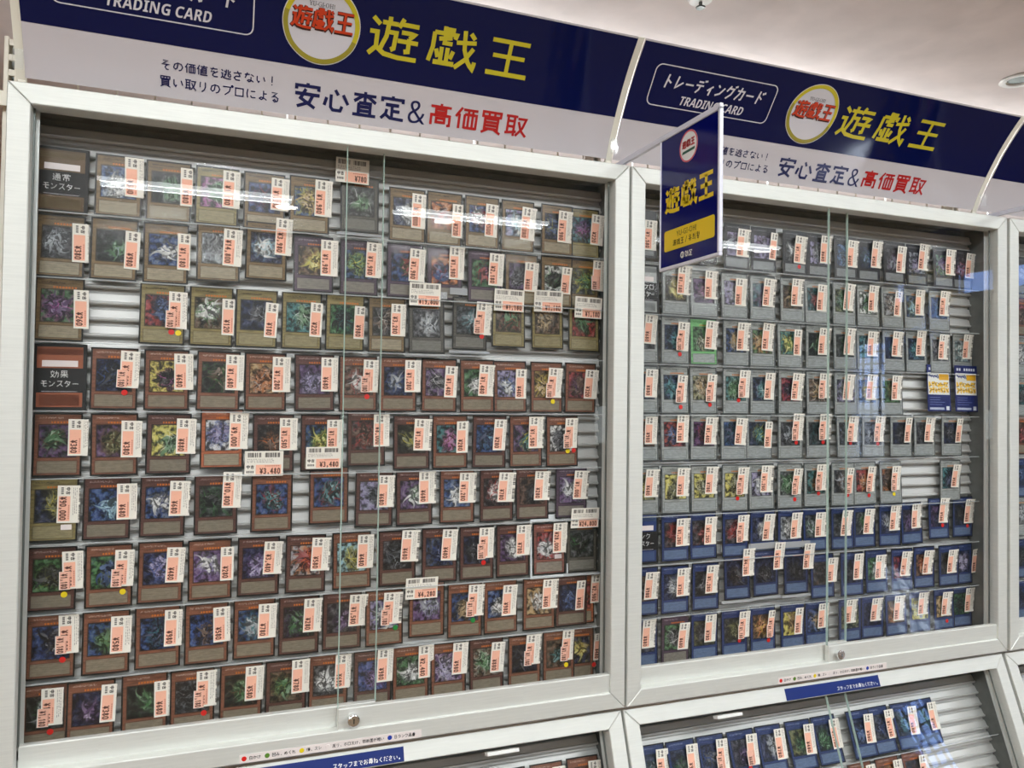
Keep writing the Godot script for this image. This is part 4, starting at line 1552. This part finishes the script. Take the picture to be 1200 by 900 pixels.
func lower_rows(right: bool) -> Array:
	var a := []
	var b := []
	var arts := ["ndt", "ndg", "ndb", "dpn", "nsw", "ogd", "ngk", "nbs", "dnb", "dtn", "ntk"]
	if right:
		for i in 11:
			var x: int = [73, 132, 197, 260, 325, 391, 456, 537, 591, 652, 711][i]
			a.append("%d 555 U %s V %d 9 %d 52 %s%s" % [x, arts[i], 37 if i != 8 else 42, 25, ["1180", "980", "1180", "680", "780", "480"][i % 6], " s r:38:64" if i in [2, 3] else ""])
		for i in 9:
			b.append("%d 465 B %s V 38 8 24 52 %s" % [82 + i * 66 + (40 if i > 5 else 0), ["ehd", "rke", "dka", "ekd", "hed", "dke", "erk", "hae", "dek"][i], ["580", "780", "1280"][i % 3]])
	else:
		for i in 9:
			a.append("%d 555 B %s V 37 8 24 52 %s" % [316 + i * 66, ["erd", "dek", "hek", "rke", "dnk", "aed", "hrd", "erh", "ehr"][i], ["480", "980", "680"][i % 3]])
	return [[555, a], [465, b]] if right else [[555, a]]

func fill_case(rows: Array, frame: Transform3D, where: String) -> void:
	for r in rows.size():
		var top: float = rows[r][0] * 0.001
		var foot := top - 0.0878
		var ledge := thing("card_ledge", "clear acrylic ledge under the %s row of cards, %s" % [ORDINALS[r], where], "ledge", frame * at(0.0, foot, 0.0), "clear card ledges")
		var full: bool = rows[r][1].size() > 1
		var x1 := CASE_W - 0.020 if full else 0.30
		part("shelf", box(Vector3(0.020, -0.0026, -0.0690), Vector3(x1, -0.0014, -0.0495), 0.0003), "acrylic", ledge)
		part("lip", box(Vector3(0.020, -0.0026, -0.0494), Vector3(x1, -0.0008, -0.0484), 0.0003), "ledge_edge", ledge)
		for i in rows[r][1].size():
			place_card(rows[r][1][i].split(" "), r, i, foot, frame, where)

func place_card(f: PackedStringArray, r: int, i: int, foot: float, frame: Transform3D, where: String) -> void:
	var kind := f[2]
	var x := float(f[0]) * 0.001
	var top := float(f[1]) * 0.001
	var z := -0.0610 if i % 2 == 0 else -0.0580
	var spot := "%s from left, %s row, %s" % [ORDINALS[i], ORDINALS[r], where]
	var turn := Basis(Vector3.BACK, rng.randf_range(-0.012, 0.012)) * Basis(Vector3.RIGHT, rng.randf_range(-0.055, -0.002))
	var y := maxf(top - 0.086, foot + 0.0006)
	if absf(top - 0.086 - foot) < 0.004:
		y = foot + 0.0006
	if kind == "I":
		z += 0.007
	if kind in ["G", "X"]:
		z += 0.0035
	if i == 13:
		z = -0.0655
	var xf := frame * Transform3D(turn, Vector3(x, y, z))
	if kind.length() == 2:
		divider(kind, xf, spot)
		return
	if kind == "I":
		var o := thing("notice_card", "navy and yellow printed notice card, %s of the pair, right wall case" % ["left", "right"][1 if i == 11 else 0], "notice card", xf, "notice cards")
		put_cell(info_picture())
		part("card", face_mesh(art_index - 1, 0.066, 0.098), "card_print", o)
		part("sleeve", sleeve_mesh, "sleeve", o)
		return
	var words: String = FRAMES[kind][2]
	var arts: String = "%s and %s art" % [SHADE_NAMES[f[3][0]], SHADE_NAMES[f[3][1]]]
	var extra := ""
	for k in range(10, f.size()):
		if f[k].contains(":") and extra == "":
			extra = {"r": "red", "y": "yellow", "g": "green"}[f[k][0]] + " dot, "
	var t := thing("trading_card", "%s card, %s, %s%s" % [words, arts, extra, spot], "trading card", xf, "price-tagged trading cards in the display cases")
	put_cell(card_picture(kind, f[3], art_index))
	part("card", face_mesh(art_index - 1), "card_print", t)
	if kind in ["G", "F", "X"]:
		part("holder", holder_mesh, "sleeve", t)
		part("holder_rim", box(Vector3(-0.0345, 0.0885, -0.0010), Vector3(0.0345, 0.1000, 0.0012), 0.0004), "holder_white" if kind == "F" else "holder_tint", t)
		part("holder_rim", box(Vector3(-0.0345, -0.0060, -0.0010), Vector3(0.0345, -0.0012, 0.0012), 0.0004), "holder_white" if kind == "F" else "holder_tint", t)
		if kind == "F":
			for s in [-0.0345, 0.0315]:
				part("holder_rim", box(Vector3(s, -0.0012, -0.0010), Vector3(s + 0.003, 0.0885, 0.0012), 0.0004), "holder_white", t)
	else:
		part("sleeve", sleeve_mesh, "sleeve", t)
	if f.size() < 10:
		return
	var upright := f[4] == "V"
	var dx := float(f[5]) * 0.001 - 0.0295
	var dy := 0.086 - float(f[6]) * 0.001
	var w := float(f[7]) * 0.001
	var h := float(f[8]) * 0.001
	var cell := label_cell(f[9])
	@warning_ignore("integer_division")
	var c0 := Vector2((cell % 8) * LABEL.x / 1280.0, (cell / 8) * LABEL.y / 1040.0)
	var c1 := c0 + Vector2(LABEL.x / 1280.0, LABEL.y / 1040.0)
	if upright:
		# the far side of the label is folded round the sleeve
		var cut := Vector2(c0.x, lerpf(c1.y, c0.y, minf(w / TAG_H, 1.0)))
		var b := Basis(Vector3.BACK, rng.randf_range(-0.045, 0.02))
		var o := part("price_tag", slip(w, h, cut, c1, true, 0.0062), "label_print", t, Transform3D(b, Vector3(dx, dy, 0.0022)))
		if f.has("s"):
			part("discount_label", slip(0.0135, 0.0245, Vector2(c0.x + 50.0 / 1280.0, c0.y + 60.0 / 1040.0), Vector2(c0.x + 154.0 / 1280.0, c0.y + 102.0 / 1040.0), true, 0.0006), "discount_print", o, at(-0.0035, -h * 0.52, 0.0040))
	else:
		part("price_tag", slip(w, h, c0, c1, false, 0.0045), "label_print", t, at(dx, dy, 0.0075))
	for k in range(10, f.size()):
		if f[k] == "w":
			part("white_label", box(Vector3(dx + 0.004, dy - h - 0.0095, 0.0013), Vector3(dx + 0.017, dy - h - 0.0025, 0.0016)), "sticker_white", t)
		elif f[k].contains(":"):
			var q := f[k].split(":")
			part("dot_sticker", dot_mesh, {"r": "dot_red", "y": "dot_yellow", "g": "dot_green"}[q[0]], t, Transform3D(Basis(Vector3.RIGHT, PI / 2), Vector3(float(q[1]) * 0.001 - 0.0295, 0.086 - float(q[2]) * 0.001, 0.0012)))

func put_cell(im: Image) -> void:
	@warning_ignore("integer_division")
	atlas.blit_rect(im, Rect2i(Vector2i.ZERO, CELL), Vector2i((art_index % COLS) * CELL.x, (art_index / COLS) * CELL.y))
	art_index += 1

func divider(kind: String, xf: Transform3D, spot: String) -> void:
	var tone: String = {"DV": "divider_tan", "DE": "divider_brown", "DS": "divider_grey", "DL": "divider_blue"}[kind]
	var first: String = {"DV": "通常", "DE": "効果", "DS": "シンクロ", "DL": "リンク"}[kind]
	var t := thing("divider_card", "black-sleeved divider card with white lettering, %s" % spot, "divider card", xf, "divider cards")
	part("backing", box(Vector3(-0.0325, -0.001, -0.0006), Vector3(0.0325, 0.089, 0.0004), 0.0002), "black_sleeve", t)
	part("printed_field", box(Vector3(-0.0275, 0.0030, 0.0004), Vector3(0.0275, 0.0225, 0.0008)), tone, t)
	part("printed_field", box(Vector3(-0.0240, 0.0050, 0.0008), Vector3(0.0240, 0.0200, 0.0010)), tone + "_box", t)
	part("printed_field", box(Vector3(-0.0275, 0.0560, 0.0004), Vector3(0.0275, 0.0850, 0.0008)), tone, t)
	part("printed_field", box(Vector3(-0.0270, 0.0740, 0.0008), Vector3(0.0270, 0.0820, 0.0010)), tone + "_box", t)
	part("blank_bar", box(Vector3(-0.0215, 0.0580, 0.0008), Vector3(0.0215, 0.0665, 0.0011)), "sticker_white", t)
	var wide := 0.0115
	part("lettering", flat_ink(script_text(first, -first.length() * wide / 2.0, 0.0425, 0.0105, 0.0105, wide, 0.055), 0.0010), "ink_white", t)
	part("lettering", flat_ink(script_text("モンスター", -0.0230, 0.0300, 0.0088, 0.0095, 0.0094, 0.058), 0.0010), "ink_white", t)
	part("underline", flat_ink(fan(PackedVector2Array([Vector2(-0.0215, 0.0238), Vector2(0.0215, 0.0238), Vector2(0.0215, 0.0246), Vector2(-0.0215, 0.0246)])), 0.0010), "ink_pale", t)
	part("sleeve", sleeve_mesh, "sleeve", t)

# ======================================================================== strips on the frames
func make_strips() -> void:
	var k := 0
	for p in [Vector3(0.2960, 0.0010, 0.0), Vector3(1.2150, 0.0010, 0.0)]:
		var t := thing("grade_legend_strip", "white sticker strip with coloured dots on the frame under the %s case" % ["left", "right"][k], "sticker", at(p.x, p.y, 0.0), "legend strips")
		k += 1
		part("paper", box(Vector3(0, 0, 0.0), Vector3(0.2580, 0.0115, 0.0003)), "sticker_white", t)
		var words := ["白かけ", "凹み、めくれ", "傷、スレ", "反り、ホロ欠け、裁断面が粗い", "Bランク品番"]
		var inks := ["dot_red", "dot_leaf", "dot_yellow", "sticker_white", "dot_blue"]
		var x := 0.0060
		for i in 5:
			var o := part("dot", dot_mesh, inks[i], t, Transform3D(Basis(Vector3.RIGHT, PI / 2).scaled(Vector3(0.85, 0.85, 1.0)), Vector3(x, 0.0058, 0.0003)))
			if i == 3:
				o.set_meta("label", "white dot")
			part("lettering", flat_ink(script_text(words[i], x + 0.0065, 0.0032, 0.0050, 0.0055, 0.0054, 0.06), 0.0005), "ink_black", t)
			x += 0.0145 + words[i].length() * 0.0054
	k = 0
	for p in [Vector2(0.2700, 0.0), Vector2(RIGHT_X + 0.3330, 0.0)]:
		var wide: float = [0.2590, 0.2240][k]
		var xf := lower_frame(0) * at(p.x, 0.62 - 0.0255, 0.0)
		var t := thing("notice_strip", "dark blue sticker strip with white lettering on the %s sloping case" % ["left", "right"][k], "sticker", xf, "notice strips")
		k += 1
		part("paper", box(Vector3(0, 0, 0.0), Vector3(wide, 0.0205, 0.0003)), "sticker_blue", t)
		var words := "スタッフまでお尋ねください。"
		part("lettering", flat_ink(script_text(words, wide - 0.105, 0.0035, 0.0068, 0.0075, 0.0074, 0.055), 0.0005), "ink_white", t)
